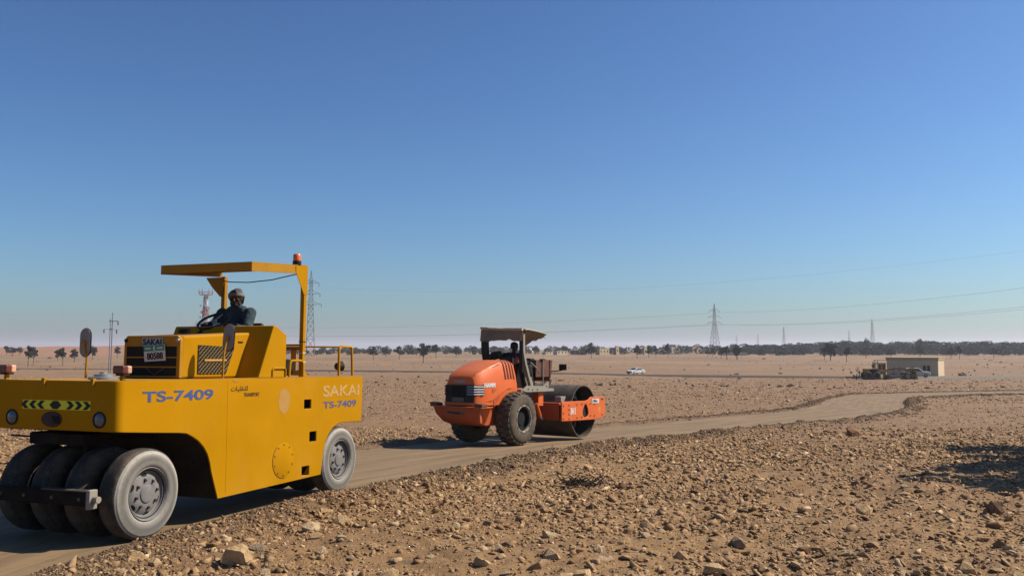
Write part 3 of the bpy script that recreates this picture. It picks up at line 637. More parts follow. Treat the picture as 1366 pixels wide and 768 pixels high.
# side mesh panel of the hood
ys = HY0-.002
quad = [(1.19, 1.775), (1.73, 1.775), (1.89, 2.125), (1.19, 2.14)]
mb = MB().prism(quad, 'y', ys-.004, ys+.01); mp_ = mb.build('mesh_panel', M['dark'], yr_)
mb = MB()
for k in range(-10, 18):
    for sg in (1, -1):
        xx0 = 1.19+k*.066; z0, z1 = 1.776, 2.13; p = []
        for tt in np.linspace(0, 1, 30):
            z = z0+(z1-z0)*tt; xq = xx0+sg*(z-z0)*1.15+(.4 if sg < 0 else 0); lim = 1.73+(z-1.775)/.35*.16
            if 1.195 < xq < lim-.005: p.append((xq, ys-.007, z))
        if len(p) > 1: mb.tube([p[0], p[-1]], .0050, 4, False)
mb.build('mesh_wire', M['meshwire'], mp_)
MB().tube([(1.30, ys-.005, 1.945), (1.72, ys-.005, 1.95)], .018, 8).build('hose', M['patch'], mp_)
mb = MB().box(1.96, 2.06, ys-.006, ys+.004, 2.185, 2.205); mb.build('handle_slot', M['dark'], yr_, .004)
# ---- operator console: wide box with a sloping front and a sloping top
mb = MB().prism([(1.95, 1.724), (2.255, 2.425), (2.30, 2.425), (2.55, 2.305), (2.55, 1.724)], 'y', .075, YW-.045); cons = mb.build('console', M['yellow'], yr_, .014)
mb = MB().tube([(2.24, .066, 1.725), (2.24, .066, 1.83), (2.26, .066, 1.85), (2.50, .066, 1.85), (2.53, .066, 1.83), (2.53, .066, 1.725)], .014, 8); mb.build('step_rail', M['yellow'], yr_)
mb = MB().box(1.45, 1.56, .85, 1.0, 2.30, 2.36); mb.build('exhaust_stub', M['black'], yr_, .03, segs=3)
# ---- steering
st = MB().tube([(2.16, 1.28, 2.30), (2.40, 1.25, 2.475)], .028, 10).build('steering_column', M['black'], yr_)
SWC = Vector((2.42, 1.22, 2.505)); sn = Vector((-.52, 0, .85)).normalized(); sa = Vector((0, 1, 0)); sb = sn.cross(sa)
ringp = [SWC+(sa*math.cos(a)+sb*math.sin(a))*.225 for a in np.linspace(0, 2*PI, 41)]
sw = MB().tube(ringp, .018, 10, False).build('steering_wheel', M['black'], yr_)
mb = MB().lathe([(.0005, .02), (.04, .015), (.045, -.02)], SWC, sn, 16)
for k in range(3):
    a = 2*PI*k/3+.5; mb.tube([SWC, SWC+(sa*math.cos(a)+sb*math.sin(a))*.22], .011, 8)
mb.build('spoke', M['silver'], sw)
MB().box(2.30, 2.38, 1.02, 1.14, 2.42, 2.47).build('gauge_box', M['silver'], yr_, .01)
# ---- seat
se = MB().box(2.80, 3.22, 1.02, 1.50, 2.02, 2.12).build('seat', M['seat'], yr_, .03, segs=3)
MB().box(2.95, 3.12, 1.15, 1.37, 1.724, 2.02).build('pedestal', M['black'], se, .01)
MB().prism([(3.20, 2.10), (3.28, 2.10), (3.34, 2.50), (3.27, 2.52)], 'y', 1.04, 1.48).build('backrest', M['seat'], se, .02)
# black air cleaner and pale canister beside the seat, controls
MB().lathe([(.0005, -.12), (.10, -.12), (.115, -.08), (.115, .08), (.10, .12), (.0005, .12)], (2.80, .30, 1.86), (0, 1, 0), 24).build('air_cleaner', M['black'], yr_)
MB().lathe([(.0005, -.06), (.105, -.055), (.12, 0), (.105, .055), (.0005, .06)], (2.93, .50, 1.86), (1, .3, 0), 24).build('canister', M['white'], yr_)
MB().prism([(2.56, 1.73), (2.62, 1.73), (2.57, 2.0), (2.555, 2.0)], 'y', .14, .20).build('lever_guard', M['white'], yr_)
mb = MB().tube([(2.72, .45, 1.9), (2.70, .45, 2.05)], .012, 6); mb.tube([(2.58, .45, 2.06), (2.80, .45, 2.07)], .026, 8); mb.tube([(2.76, .40, 1.95), (2.79, .38, 2.12)], .012, 6); mb.build('control_lever', M['black'], yr_)
# ---- handrails
mb = MB().tube([(2.60, .055, 1.724), (2.615, .055, 1.92), (2.65, .055, 1.955), (2.88, .055, 1.955), (2.92, .055, 1.92), (2.93, .055, 1.724)], .017, 10); mb.build('step_rail', M['yellow'], yr_)
rp = [(3.87, .06, 1.724), (3.87, .06, 2.15), (3.90, .06, 2.175), (4.20, .06, 2.175), (4.23, .06, 2.15), (4.26, .06, 1.724)]
rr_ = MB().tube(rp, .019, 10).build('guard_rail', M['yellow'], yr_)
MB().tube([(3.89, .06, 2.165), (3.0, 1.62, 2.17)], .014, 8).build('cross_rail', M['yellow_old'], rr_)
MB().tube([(3.45, .85, 1.724), (3.45, .85, 2.16)], .02, 8).build('rail_post', M['yellow_old'], rr_)
MB().box(4.38, 4.44, 1.10, 1.42, 1.7245, 1.80).build('tray_foot', M['yellow_old'], yr_); MB().box(4.40, 4.42, 1.2, 1.3, 1.80, 2.13).build('tray_post', M['yellow_old'], yr_); MB().box(4.36, 4.44, 1.08, 1.43, 2.13, 2.225).build('tool_tray', M['brownplate'], yr_, .01)
wl = MB().tube([(4.02, .16, 1.724), (4.04, .16, 1.79)], .014, 6).build('work_lamp', M['black'], yr_)
MB().lathe([(.0005, -.05), (.05, -.05), (.075, .02), (.078, .05), (.0005, .055)], (4.03, .16, 1.875), (.9, -.3, .05), 20).build('lamp_body', M['black'], wl)
# ---- canopy: sheet roof on two posts
CPY0, CPY1 = .12, 1.63
def slab(x0, x1, y0, y1, z00, z01, th, mb):
    return mb.hexa([(x0, y0, z00-th), (x1, y0, z01-th), (x1, y1, z01-th), (x0, y1, z00-th), (x0, y0, z00), (x1, y0, z01), (x1, y1, z01), (x0, y1, z00)])
cz = lambda x: 3.245+(x-1.8)*.065
mb = MB(); slab(1.80, 3.06, CPY0, CPY1, cz(1.80), cz(3.06), .010, mb); can = mb.build('canopy', M['yellow_old'], yr_)
mb = MB()
slab(1.80, 1.812, CPY0+.0125, CPY1-.0125, cz(1.80)-.0105, cz(1.812)-.0105, .105, mb); slab(1.80, 2.78, CPY0, CPY0+.012, cz(1.80)-.0105, cz(2.78)-.0105, .115, mb)
slab(1.80, 3.06, CPY1-.012, CPY1, cz(1.80)-.0105, cz(3.06)-.0105, .115, mb); mb.build('canopy_skirt', M['yellow_old'], can, .002)
mb = MB()
for xx in (2.1, 2.5, 2.9): slab(xx, xx+.05, CPY0+.013, CPY1-.013, cz(xx)-.011, cz(xx)-.011, .05, mb)
mb.build('roof_rib', M['yellow_old'], can)
for y0, y1 in ((.115, .180), (1.515, 1.58)):
    mb = MB().box(2.995, 3.062, y0, y1, 1.724, 3.20); p_ = mb.build('canopy_post', M['yellow_old'] if y0 > 1 else M['yellow'], yr_, .006)
    mb = MB().prism([(2.78, 3.20), (2.78, cz(2.78)-.012), (3.07, cz(3.07)-.012), (3.066, 2.9), (2.985, 2.9)], 'y', y0-.004, y0+.004) if y0 < 1 else MB().prism([(1.515, 3.19), (1.86, 3.19), (1.74, 3.04), (1.59, 2.90), (1.56, 2.90)], 'x', 2.985, 2.994)
    mb.build('gusset', M['yellow'] if y0 < 1 else M['yellow_old'], p_)
    MB().prism([(3.06, 1.724), (3.22, 1.724), (3.06, 1.86)], 'y', y0+.04, y0+.055).build('foot_gusset', M['yellow_old'], p_)
    for z in (2.06, 2.22, 1.93) if y0 < 1 else (): MB().box(2.99, 3.068, y0-.005, y1+.005, z, z+.012).build('cable_tie', M['black'] if z > 2.1 else M['white'], p_)
cab = [(2.9, CPY0+.05, 3.19), (2.75, .5, 3.10), (2.75, .9, 3.075), (2.85, 1.3, 3.10), (2.94, 1.5, 3.13)]
MB().tube(cab, .008, 6).build('wiring', M['black'], can)
bk = MB().lathe([(.06, 0), (.062, .055), (.055, .06)], (2.87, .165, cz(2.87)), (0, 0, 1), 20).build('beacon', M['black'], yr_)
MB().lathe([(.055, .055), (.056, .14), (.045, .155), (.0005, .158)], (2.87, .165, cz(2.87)), (0, 0, 1), 20).build('beacon_lens', M['amber'], bk)
# ---- mirrors
def mirror(base, elbow, head, w, h, face, tilt):
    a = MB().tube([base, (base[0]+.005, base[1], base[2]+.3), elbow, (head[0]+.0, head[1]-.0, head[2]-.02)], .013, 8).build('mirror', M['yellow_old'], yr_)
    pts = []; n = 12
    for k in range(n): t_ = PI*k/(n-1); pts.append((w/2*math.cos(t_), h/2-w/2+w/2*math.sin(t_)))
    for k in range(n): t_ = PI+PI*k/(n-1); pts.append((w/2*math.cos(t_), -h/2+w/2+w/2*math.sin(t_)))
    b = MB().prism(pts, 'x', -.015, .015).build('mirror_shell', M['mirror_back'], a, .006); b.location = (head[0]+.035, head[1], head[2]); b.rotation_euler = (R(tilt), 0, R(face))
    pts2 = [(p[0]*1.06, p[1]*1.03) for p in pts]
    rim = MB(); rim.tube([(0, p[0]*1.0, p[1]*1.0) for p in pts+[pts[0]]], .010, 6, False); r_ = rim.build('rim_seal', M['black'], a); r_.location = b.location; r_.rotation_euler = b.rotation_euler
    g_ = MB().prism([(p[0]*.93, p[1]*.96) for p in pts], 'x', .0155, .019).build('mirror_glass', M['lens'], a); g_.location = b.location; g_.rotation_euler = b.rotation_euler
    MB().lathe([(.0005, -.035), (.022, -.032), (.024, .005)], (head[0]+.02, head[1], head[2]), (1, 0, 0), 12).build('clamp', M['yellow_old'], a)
mirror((1.21, .05, 1.722), (1.235, .05, 2.10), (1.27, .05, 2.235), .16, .335, 0, 4)
mirror((.63, 1.66, 1.722), (.615, 1.66, 2.02), (.60, 1.69, 2.16), .165, .345, 0, 0)
# ---- front drawbar
mb = MB().box(-.64, -.56, .22, 1.62, .425, .575); hb = mb.build('drawbar', M['shade_steel'], yr_, .006)
MB().box(-.655, -.55, .215, .85, .5765, .588).build('top_flange', M['steel'], hb, .002)
mb = MB().box(-.66, -.55, .165, .218, .40, .60); mb.build('end_bracket', M['greyplate'], hb, .01)
MB().lathe([(.0005, -.05), (.035, -.05), (.035, .05), (.0005, .05)], (-.60, .15, .50), (0, 1, 0), 16).build('roller_pin', M['greyplate'], hb)
for y in (.32, .7, 1.1, 1.45): MB().lathe([(.0005, -.014), (.018, -.014), (.02, 0)], (-.64, y, .50), (1, 0, 0), 8).build('bolt', M['steel'], hb)
for y in (.55, 1.3): MB().box(-.56, .0, y-.04, y+.04, .44, .55).build('drawbar_arm', M['black'], hb)
MB().box(-.45, .6, .5, 1.3, 1.02, 1.15).build('fork_plate', M['shade_steel'], yr_, .02)
MB().tube([(-.42, 1.6, 1.10), (-.40, .9, 1.09)], .012, 6).build('water_pipe', M['black'], yr_)
MB().box(-.06, .06, .86, .94, .45, 1.05).build('fork', M['black'], yr_, .02); MB().tube([(0, .05, .487), (0, 1.7, .487)], .05, 12).build('front_axle', M['black'], yr_)
MB().tube([(3.873, .05, .487), (3.873, 1.7, .487)], .05, 12).build('rear_axle', M['black'], yr_)
# ---- wheels: smooth tyres, dusty disc rims with nuts and hand holes
def wheel(x, y, r=.49, w=.28, face=-1, full=True):
    """outer face at y, tyre reaching to y+w"""
    c = (x, y, .487); s_ = 1
    tp = [(.285, .045), (.30, .012), (.335, .0), (.40, .002), (.44, .012), (.452, .022), (.456, .030), (.468, .033), (.482, .045), (.489, .070), (r, .10), (r, w-.10), (.489, w-.07), (.475, w-.035), (.44, w-.012), (.36, w), (.30, w-.012), (.285, w-.045)]
    wh = thing('wheel', None, None, (0, 0, 0)); wh.parent = yr_
    me = MB().lathe(tp, c, (0, 1, 0), 56).build('tyre', M['rubber'], wh, ang=60)
    if full: me.data.materials.append(M['rubber_dusty'])
    for p in me.data.polygons:
        cc = p.center; 
        if full and cc[1] < y+.032: p.material_index = 1
    rp_ = [(.292, .020), (.284, .012), (.276, .018), (.270, .032), (.258, .046), (.246, .050), (.240, .072), (.225, .078), (.19, .055), (.13, .046), (.100, .045), (.092, .034), (.082, .030), (.0005, .029)]
    rm = MB().lathe(rp_, c, (0, 1, 0), 48).build('rim', M['rim'] if full else M['black'], wh, ang=32)
    if full:
        for k in range(8):
            a = 2*PI*k/8+.2; MB().lathe([(.0005, -.022), (.015, -.022), (.017, .0), (.026, .003)], (x+.152*math.cos(a), y+.049, .487+.152*math.sin(a)), (0, 1, 0), 6).build('wheel_nut', M['rust'], rm)
        for k in range(6):
            a = 2*PI*k/6+.65; ca, sa_ = math.cos(a), math.sin(a); p = []
            for q in range(12):
                t_ = 2*PI*q/12; rr = .2145+.020*math.sin(t_); aa = a+.19*math.cos(t_)
                dep = .055+(rr-.19)/.035*.023; p.append((x+rr*math.cos(aa), y+dep-.004, .487+rr*math.sin(aa)))
            MB().add(p, [tuple(range(12))]).build('hand_hole', M['dark'], rm)
        MB().lathe([(.262, .038), (.256, .046), (.250, .0475)], c, (0, 1, 0), 48).build('gap_shade_ring', M['black'], rm)  # black ring paints the dark gap between rim lip and disc
    return wh
def copy_wheel(w_, dx, dy):
    c = copy_tree(w_, yr_); c.location = (dx, dy, 0); return c
fw = wheel(0, -.01)
inn_w = wheel(0, -.01, full=False); inn_w.location = (0, .485, 0)
for k in range(2, 4): copy_wheel(inn_w, 0, .485*k)
rw = copy_wheel(fw, 3.873, .0)
for k in range(1, 4): copy_wheel(inn_w, 3.873, .485*k)
# ------------------------------------------------------------------ orange single drum roller (local: X rear -> front, Y right side 0 -> left 2.1)
oa = R(56); ou = Vector((math.cos(oa), math.sin(oa), -.02)).normalized(); ow = Vector((-math.sin(oa), math.cos(oa), 0)); ok_ = ou.cross(ow)
OM = Matrix((ou, ow, ok_)).transposed().to_4x4(); OM.translation = Vector((.33182, 24.5743, -.5787))
orr = thing('soil_compactor', 'orange single drum soil roller with torn canvas roof driving away on the dirt road', 'road roller', M=OM)
OC = 1.05
def owheel(y, out):
    """outer face at y; out=-1 means the face looks towards -Y"""
    c = (0, y, .725); w = .56; r = .70; sgn = -out
    f = lambda t: sgn*t
    tp = [(.34, .05), (.38, .01), (.46, .0), (.58, .012), (.645, .035), (.675, .075), (r-.012, .12), (r, w/2), (r-.012, w-.12), (.675, w-.075), (.645, w-.035), (.58, w-.012), (.46, w), (.38, w-.01), (.34, w-.05)]
    wh = thing('wheel', None, None); wh.parent = orr
    mb = MB().lathe([(a, f(b)) for a, b in tp], c, (0, 1, 0), 48)
    n = 26
    for k in range(n):
        for side in (0, 1, 2):
            a = 2*PI*(k+(.5 if side == 1 else 0))/n; da = 2*PI/n*.33
            y0, y1 = ((.055, .20), (.20, .36), (.36, .505))[side]; r0 = .69; r1a, r1b = ((.705, .742), (.745, .745), (.742, .705))[side]
            p = []
            for rr in (0, 1):
                for (aa, yy) in ((a-da, y0), (a+da, y0), (a+da*.9, y1), (a-da*.9, y1)):
                    q = (r1a if yy == y0 else r1b)-.005 if rr else r0-(.03 if side != 1 and ((yy == y0) == (side == 0)) else 0); p.append((q*math.cos(aa), y+f(yy), .725+q*math.sin(aa)))
            mb.hexa(p)
    mb.build('tyre', M['tyre_dusty'], wh, ang=40)
    rm = MB().lathe([(a, f(b)) for a, b in [(.385, .012), (.37, .0), (.345, .004), (.335, .03), (.328, .06)]], c, (0, 1, 0), 40).build('rim', M['greyplate'], wh)
    MB().lathe([(a, f(b)) for a, b in [(.329, .058), (.31, .15), (.19, .17), (.17, .10), (.0005, .09)]], c, (0, 1, 0), 32).build('hub', M['dark'], rm)
    mb = MB()
    for k in range(10):
        a = 2*PI*k/10; mb.box(.362*math.cos(a)-.02, .362*math.cos(a)+.02, y+f(.01)-.016, y+f(.01)+.016, .725+.362*math.sin(a)-.02, .725+.362*math.sin(a)+.02)
    mb.build('rim_clamp', M['steel'], rm)
M['tyre_dusty'] = paint('dusty_tractor_tyre', (.085, .068, .052), .9, 0, .55, .2, None, 4, .15)
owheel(0, -1); owheel(2.1, 1)
MB().tube([(0, .3, .725), (0, 1.8, .725)], .14, 14).build('axle', M['black'], orr)
# bumper / counterweight
def ringYZ(x, pts): return [(x, OC+a, b) for a, b in pts]
top = [(-1.74, 1.12), (-1.74, 1.0)]
mb = MB(); rings = []
for (x, z) in ((-1.70, 1.06), (-1.66, .86), (-1.46, .66), (-1.15, .58)): rings.append((x, z))
prof2 = [(-1.70, 1.06), (-1.66, .88), (-1.48, .66), (-1.15, .57), (-.80, .60), (-.80, 1.06)]
wd = {(-1.70, 1.06): .80, (-1.66, .88): .74, (-1.48, .66): .62, (-1.15, .57): .60, (-.80, .60): .52, (-.80, 1.06): .52}
R0 = [(a, OC-wd[(a, b)], b) for a, b in prof2]; R1 = [(a, OC+wd[(a, b)], b) for a, b in prof2]
mb.loft([R0, R1]); bump_ = mb.build('rear_bumper', M['orange_shaded'], orr, .015)  # darker copy of the orange: shade of the rear face in the paint
MB().box(-1.76, -1.22, OC-.86, OC+.86, 1.062, 1.085).build('bumper_shelf', M['orange'], bump_, .006)
for sg in (-1, 1):
    yA, yB = (OC-.87, OC-.62) if sg < 0 else (OC+.62, OC+.87)
    MB().prism([(yA, 1.087), (yB, 1.087), (yB-.03*sg*0, 1.185), (yA, 1.165)], 'x', -1.75, -1.50).build('tail_lamp_box', M['brownplate'], bump_, .012)
    MB().hexa([(-1.32, OC+sg*.86, 1.055), (-1.62, OC+sg*.76, 1.055), (-1.3, OC+sg*.60, .60), (-1.22, OC+sg*.58, .60), (-1.22, OC+sg*.80, 1.055), (-1.5, OC+sg*.66, 1.055), (-1.2, OC+sg*.52, .62), (-1.1, OC+sg*.52, .62)]).build('flare_plate', M['orange'], bump_, .006)
mb = MB().prism([(OC-.18, .86), (OC+.34, .90), (OC+.40, .97), (OC-.22, .93)], 'x', -1.692, -1.66); mb.build('tow_slot', M['steel'], bump_, .008); MB().prism([(OC-.10, .885), (OC+.28, .912), (OC+.30, .94), (OC-.12, .915)], 'x', -1.697, -1.69).build('slot_recess', M['dark'], bump_)
MB().box(-1.05, .9, OC-.48, OC+.48, .55, 1.35).build('chassis', M['orange_shaded'], orr, .02)
MB().prism([(-.85, 1.05), (-.60, 1.32), (-.3, 1.50), (.2, 1.52), (.55, 1.35), (.55, 1.55), (-.95, 1.55)], 'y', .42, 1.68).build('mudguard', M['orange_shaded'], orr, .01)
# hood: lofted shell that rises towards the cab
secs = [(-1.55, .50, .49, .40, .30, 1.10, 1.50, 1.80, 1.86), (-1.46, .56, .56, .46, .34, 1.10, 1.55, 1.88, 1.955), (-1.20, .60, .61, .50, .36, 1.10, 1.60, 1.98, 2.06), (-.80, .62, .63, .52, .38, 1.10, 1.62, 2.12, 2.20), (-.40, .63, .64, .54, .39, 1.10, 1.66, 2.22, 2.315), (0.0, .63, .64, .545, .40, 1.10, 1.68, 2.23, 2.325), (.18, .63, .64, .54, .40, 1.10, 1.66, 2.18, 2.27)]
def hood_ring(s, k=1, dx=0):
    x, a, b, c, d, z0, z1, z2, z3 = s; pts = [(a, z0), ((a+b)/2, (z0+z1)/2), (b, z1), ((b+c)/2+.012, (z1+z2)/2), (c, z2), ((c+d)/2+.03, (z2+z3)/2+.02), (d, z3), (0, z3+.015)]
    full = [(-p, z) for p, z in pts]+[(p, z) for p, z in pts[-2::-1]]
    return [(x+dx+(.10*(z0+1.15-z) if x > .1 else (.06*(z-1.5) if x < -1.4 else 0)), OC+p*k, z) for p, z in full]
mb = MB().loft([hood_ring(s) for s in secs]); hd = mb.build('engine_hood', M['orange'], orr, .02, ang=28, segs=3)
M['dark_red'] = paint('dark_red_slot_shade', (.10, .012, .006), .8, 0, .02, .1)
def hood_at(x, f):
    """point on the right side of the hood: x along, f 0 bottom .. 1 shoulder .. 1.6 top"""
    ss = np.array(secs); v = [np.interp(x, ss[:, 0], ss[:, q]) for q in range(1, 9)]
    ctrl = [(0, v[0], v[4]), (.25, (v[0]+v[1])/2, (v[4]+v[5])/2), (.5, v[1], v[5]), (.75, (v[1]+v[2])/2+.012, (v[5]+v[6])/2), (1, v[2], v[6]), (1.3, (v[2]+v[3])/2+.03, (v[6]+v[7])/2+.02), (1.6, v[3], v[7])]
    c = np.array(ctrl); return Vector((x, OC-np.interp(f, c[:, 0], c[:, 1]), np.interp(f, c[:, 0], c[:, 2])))
for k in range(4):
    x0 = -.40+.135*k; mb = MB(); rings = []
    for f in np.linspace(.62, 1.42, 9):
        p = hood_at(x0+.10*(1.0-f)*.0+(.06*(1.42-f)), f); q = hood_at(x0+.075+(.06*(1.42-f)), f); nrm = Vector((0, -1, .15)).normalized() if f < 1 else Vector((0, -.6, .8))
        rings.append([p+nrm*.006, q+nrm*.006, q-nrm*.02, p-nrm*.02])
    mb.loft(rings).build('vent_slot', M['dark_red'], hd)  # raised strips; the slots' shade is painted on as dark red
p0 = hood_at(-1.05, 1.15); mb = MB().tube([hood_at(x, 1.02+.08*(x+1.0))+Vector((0, -.012, .012)) for x in (-.82, -.7, -.6, -.48)], .008, 5); mb.build('panel_seam', M['black'], hd)
# raised swoosh on the side of the hood
mb = MB(); rings = []
for x, f0, f1, th in ((-1.25, .10, .16, .004), (-.95, .14, .30, .03), (-.6, .30, .48, .035), (-.25, .40, .56, .03), (.05, .40, .52, .004)):
    a = hood_at(x, f0); b = hood_at(x, f1); n_ = Vector((0, -1, 0)); rings.append([a+n_*.0, a+n_*th, b+n_*th*.6, b-n_*.01])
mb.loft(rings).build('swage', M['orange'], hd, ang=60)
# grille panel, louvres and badge on the nose
def nose(z): return -1.55+.06*(z-1.5)-.004
mb = MB().prism([(OC-.46, 1.19), (OC+.46, 1.19), (OC+.475, 1.62), (OC+.44, 1.655), (OC-.44, 1.655), (OC-.475, 1.62)], 'x', -1.578, -1.50); gp = mb.build('grille', M['black'], orr, .012)
MB().box(-1.584, -1.576, OC-.20, OC+.24, 1.33, 1.62).build('radiator_opening', M['dark'], gp); MB().prism([(OC-.16, 1.21), (OC+.26, 1.21), (OC+.22, 1.32), (OC-.14, 1.32)], 'x', -1.586, -1.578).build('step_plate', M['steel'], gp)
for sg in (-1, 1):
    lv = MB().hexa([(-1.583, OC+sg*.24, 1.37), (-1.583, OC+sg*.485, 1.37), (-1.30, OC+sg*.625, 1.38), (-1.30, OC+sg*.5, 1.38), (-1.583, OC+sg*.24, 1.655), (-1.583, OC+sg*.475, 1.655), (-1.30, OC+sg*.62, 1.655), (-1.30, OC+sg*.5, 1.655)]).build('louvre_housing', M['black'], gp, .01)
    for k in range(4):
        z = 1.395+k*.066; MB().hexa([(-1.60, OC+sg*.25, z), (-1.605, OC+sg*.50, z), (-1.33, OC+sg*.64, z), (-1.33, OC+sg*.52, z), (-1.585, OC+sg*.25, z+.036), (-1.59, OC+sg*.488, z+.036), (-1.33, OC+sg*.632, z+.036), (-1.33, OC+sg*.52, z+.036)]).build('louvre', M['silver'] if sg < 0 else M['black'], lv, .005)
q = text('HAMM', .11, M['silver'], hd, 'nose_badge', (-1.545, OC+.20, 1.72), ROT_FRONT, 1.1, .004, .004)
q.matrix_local = Matrix.Translation((-1.532-.012, OC+.20, 1.71)) @ ROT_FRONT.to_4x4()
q = text('HAMM', .15, M['lt_white'], hd, 'lettering', (0, 0, 0), ROT_SIDE, 1.05, .010, .004); q.matrix_local = Matrix.Translation((-1.29, OC-.607, 1.60)) @ (Matrix.Rotation(R(-4), 3, 'Z') @ ROT_SIDE).to_4x4()
# operator platform, seat, console
MB().box(.28, 2.05, .30, 1.80, 1.44, 1.52).build('platform', M['greyplate'], orr, .01)
MB().prism([(.30, 1.50), (.52, 1.44), (1.55, 1.44), (1.95, 1.75), (1.90, 1.78), (1.42, 1.60), (.55, 1.62)], 'y', .285, .30).build('platform_side', M['greyplate'], orr, .003)
for x, z in ((.62, 1.52), (.85, 1.50), (1.1, 1.50), (1.6, 1.60)): MB().lathe([(.0005, -.012), (.02, -.012), (.022, .0)], (x, .284, z), (0, 1, 0), 8).build('bolt', M['black'], orr)
MB().box(.75, 1.22, .50, .52, 1.53, 1.86).build('side_panel', M['greyplate'], orr, .004)
se = MB().box(.70, 1.15, .80, 1.30, 1.92, 2.02).build('seat', M['seat'], orr, .03); MB().box(.8, 1.05, .92, 1.18, 1.52, 1.92).build('pedestal', M['black'], se); MB().prism([(.62, 2.0), (.72, 2.0), (.66, 2.42), (.58, 2.42)], 'y', .82, 1.28).build('backrest', M['seat'], se, .02)
cn = MB().prism([(1.95, 1.80), (2.02, 1.72), (2.12, 2.36), (1.99, 2.36)], 'y', .40, 1.70).build('console_panel', M['brownplate'], orr, .01)
MB().box(1.22, 1.95, .415, .435, 1.86, 2.355).build('console_door', M['brownplate'], cn, .004)
MB().tube([(1.56, .38, 1.55), (1.56, .38, 2.40)], .018, 8).build('console_post', M['greyplate'], cn); MB().box(1.45, 1.68, .36, .44, 2.357, 2.385).build('post_cap', M['black'], cn, .005)
MB().box(1.5, 1.94, .9, 1.3, 1.52, 2.2).build('instrument_box', M['black'], orr, .02)
swc = Vector((1.42, 1.05, 2.26)); sn2 = Vector((-.5, 0, .86)); sb2 = sn2.cross(Vector((0, 1, 0)))
sw2 = MB().tube([swc+(Vector((0, 1, 0))*math.cos(a)+sb2*math.sin(a))*.2 for a in np.linspace(0, 2*PI, 33)], .016, 8, False).build('steering_wheel', M['black'], orr)
mb = MB().tube([swc, (1.6, 1.05, 2.05)], .03, 8)
for k in range(3): a = 2*PI*k/3; mb.tube([swc, swc+(Vector((0, 1, 0))*math.cos(a)+sb2*math.sin(a))*.2], .01, 6)
mb.build('steering_column', M['black'], sw2)
mb = MB().tube([(1.25, .52, 1.55), (1.10, .48, 2.05), (1.02, .50, 2.35)], .014, 6); mb.tube([(.95, .42, 2.28), (1.25, .42, 2.12), (1.42, .42, 1.98)], .02, 6); mb.build('control_lever', M['greyplate'], orr)
MB().prism([(.36, 1.53), (.95, 1.53), (.80, 1.95), (.62, 2.28), (.36, 2.20)], 'y', .50, .62).build('cab_dark_fill', M['shade_steel'], orr, .02)  # dark plate added to fill the dark gap below the driver
MB().box(.95, 1.2, .44, .62, 2.33, 2.40).build('armrest', M['seat'], orr, .02)
mi = MB().tube([(2.05, .42, 2.02), (2.10, .20, 2.04), (2.10, .06, 2.06), (2.10, .05, 2.10)], .016, 8).build('mirror', M['black'], orr); MB().box(2.08, 2.12, -.10, .16, 2.06, 2.24).build('mirror_head', M['black'], mi, .02)
# roll bar posts
for y, mt in ((.40, M['greyplate']), (1.72, M['black'])):
    mb = MB(); P_ = [(.98, 1.46), (.90, 1.62), (.60, 2.25), (.50, 2.60), (.48, 3.10)]; e = .05 if y < 1 else .085; rings = [[(x-e, y-e, z), (x+e, y-e, z), (x+e, y+e, z), (x-e, y+e, z)] for x, z in P_]
    mb.loft(rings); mb.build('roll_bar_post', mt, orr, .008)
    MB().box(.40, .43, y-.06, y+.06, 2.0, 3.12).build('post_liner', M['black'], orr) if y < 1 else MB().tube([(.55, y, 2.25), (.50, y-.3, 2.50), (.48, y-.55, 2.52)], .085, 8).build('brace', M['black'], orr)
MB().box(.42, .56, .35, 1.77, 3.06, 3.14).build('roll_bar_beam', M['black'], orr, .01)
# torn canvas roof: rear curtain, roof sheet, ragged front
def cloth(fn, nu, nv, name, th=.012, par=None):
    P = [[Vector(fn(a/(nu-1), b/(nv-1))) for b in range(nv)] for a in range(nu)]; mb = MB(); vs = [p for r in P for p in r]; fs = [(a*nv+b, a*nv+b+1, (a+1)*nv+b+1, (a+1)*nv+b) for a in range(nu-1) for b in range(nv-1)]
    mb.add(vs, fs); o = mb.build(name, M['canvas'], par or orr, ang=50, recalc=False); s_ = o.modifiers.new('solid', 'SOLIDIFY'); s_.thickness = th; s_.offset = 0; return o
M['canvas_lit'] = paint('sunlit_canvas_edge', (.66, .56, .40), .95, 0, .2, .15, None, 4, .3)  # lit copy of the canvas: pale colour paints sunlight on top edges
def nz(a, b, s=1, k=0): return float(vnoise(np.array([a*s+k]), np.array([b*s+k*1.7]), 40+k)[0])
def curtain(a, b):
    y = .34+1.46*a; ztop = 3.205+.02*math.sin(a*7)-.05*(1-a)*0; drop = .31+.10*nz(a, 0, 6, 1)+.02*nz(a, 0, 15, 14)+.05*max(0, a-.7)*2-.05*math.exp(-((a-.30)/.06)**2)+.02*math.exp(-((a-.15)/.1)**2)
    return (.40-.05*b+.03*nz(a, b, 7, 2), y, ztop-b*drop)
roof_ = cloth(curtain, 60, 10, 'canvas_roof')
MB().tube([(.39+.03*nz(a, 0, 9, 11), .34+1.46*a, 3.215+.025*nz(a, 0, 6, 12)+.04*a*a) for a in np.linspace(0, 1, 30)], [.036+.035*abs(nz(a, 0, 8, 13)) for a in np.linspace(0, 1, 30)], 8).build('rolled_edge', M['canvas_lit'], roof_)
def roof(a, b):
    x = .40+.95*a; y = .34+1.46*b; sag = -.06*math.sin(PI*b)*math.sin(PI*a)+.03*nz(a, b, 5, 3)
    return (x, y, 3.205+sag-.10*a*a+(.02 if a < .1 else 0))
cloth(roof, 20, 24, 'roof_sheet', par=roof_)
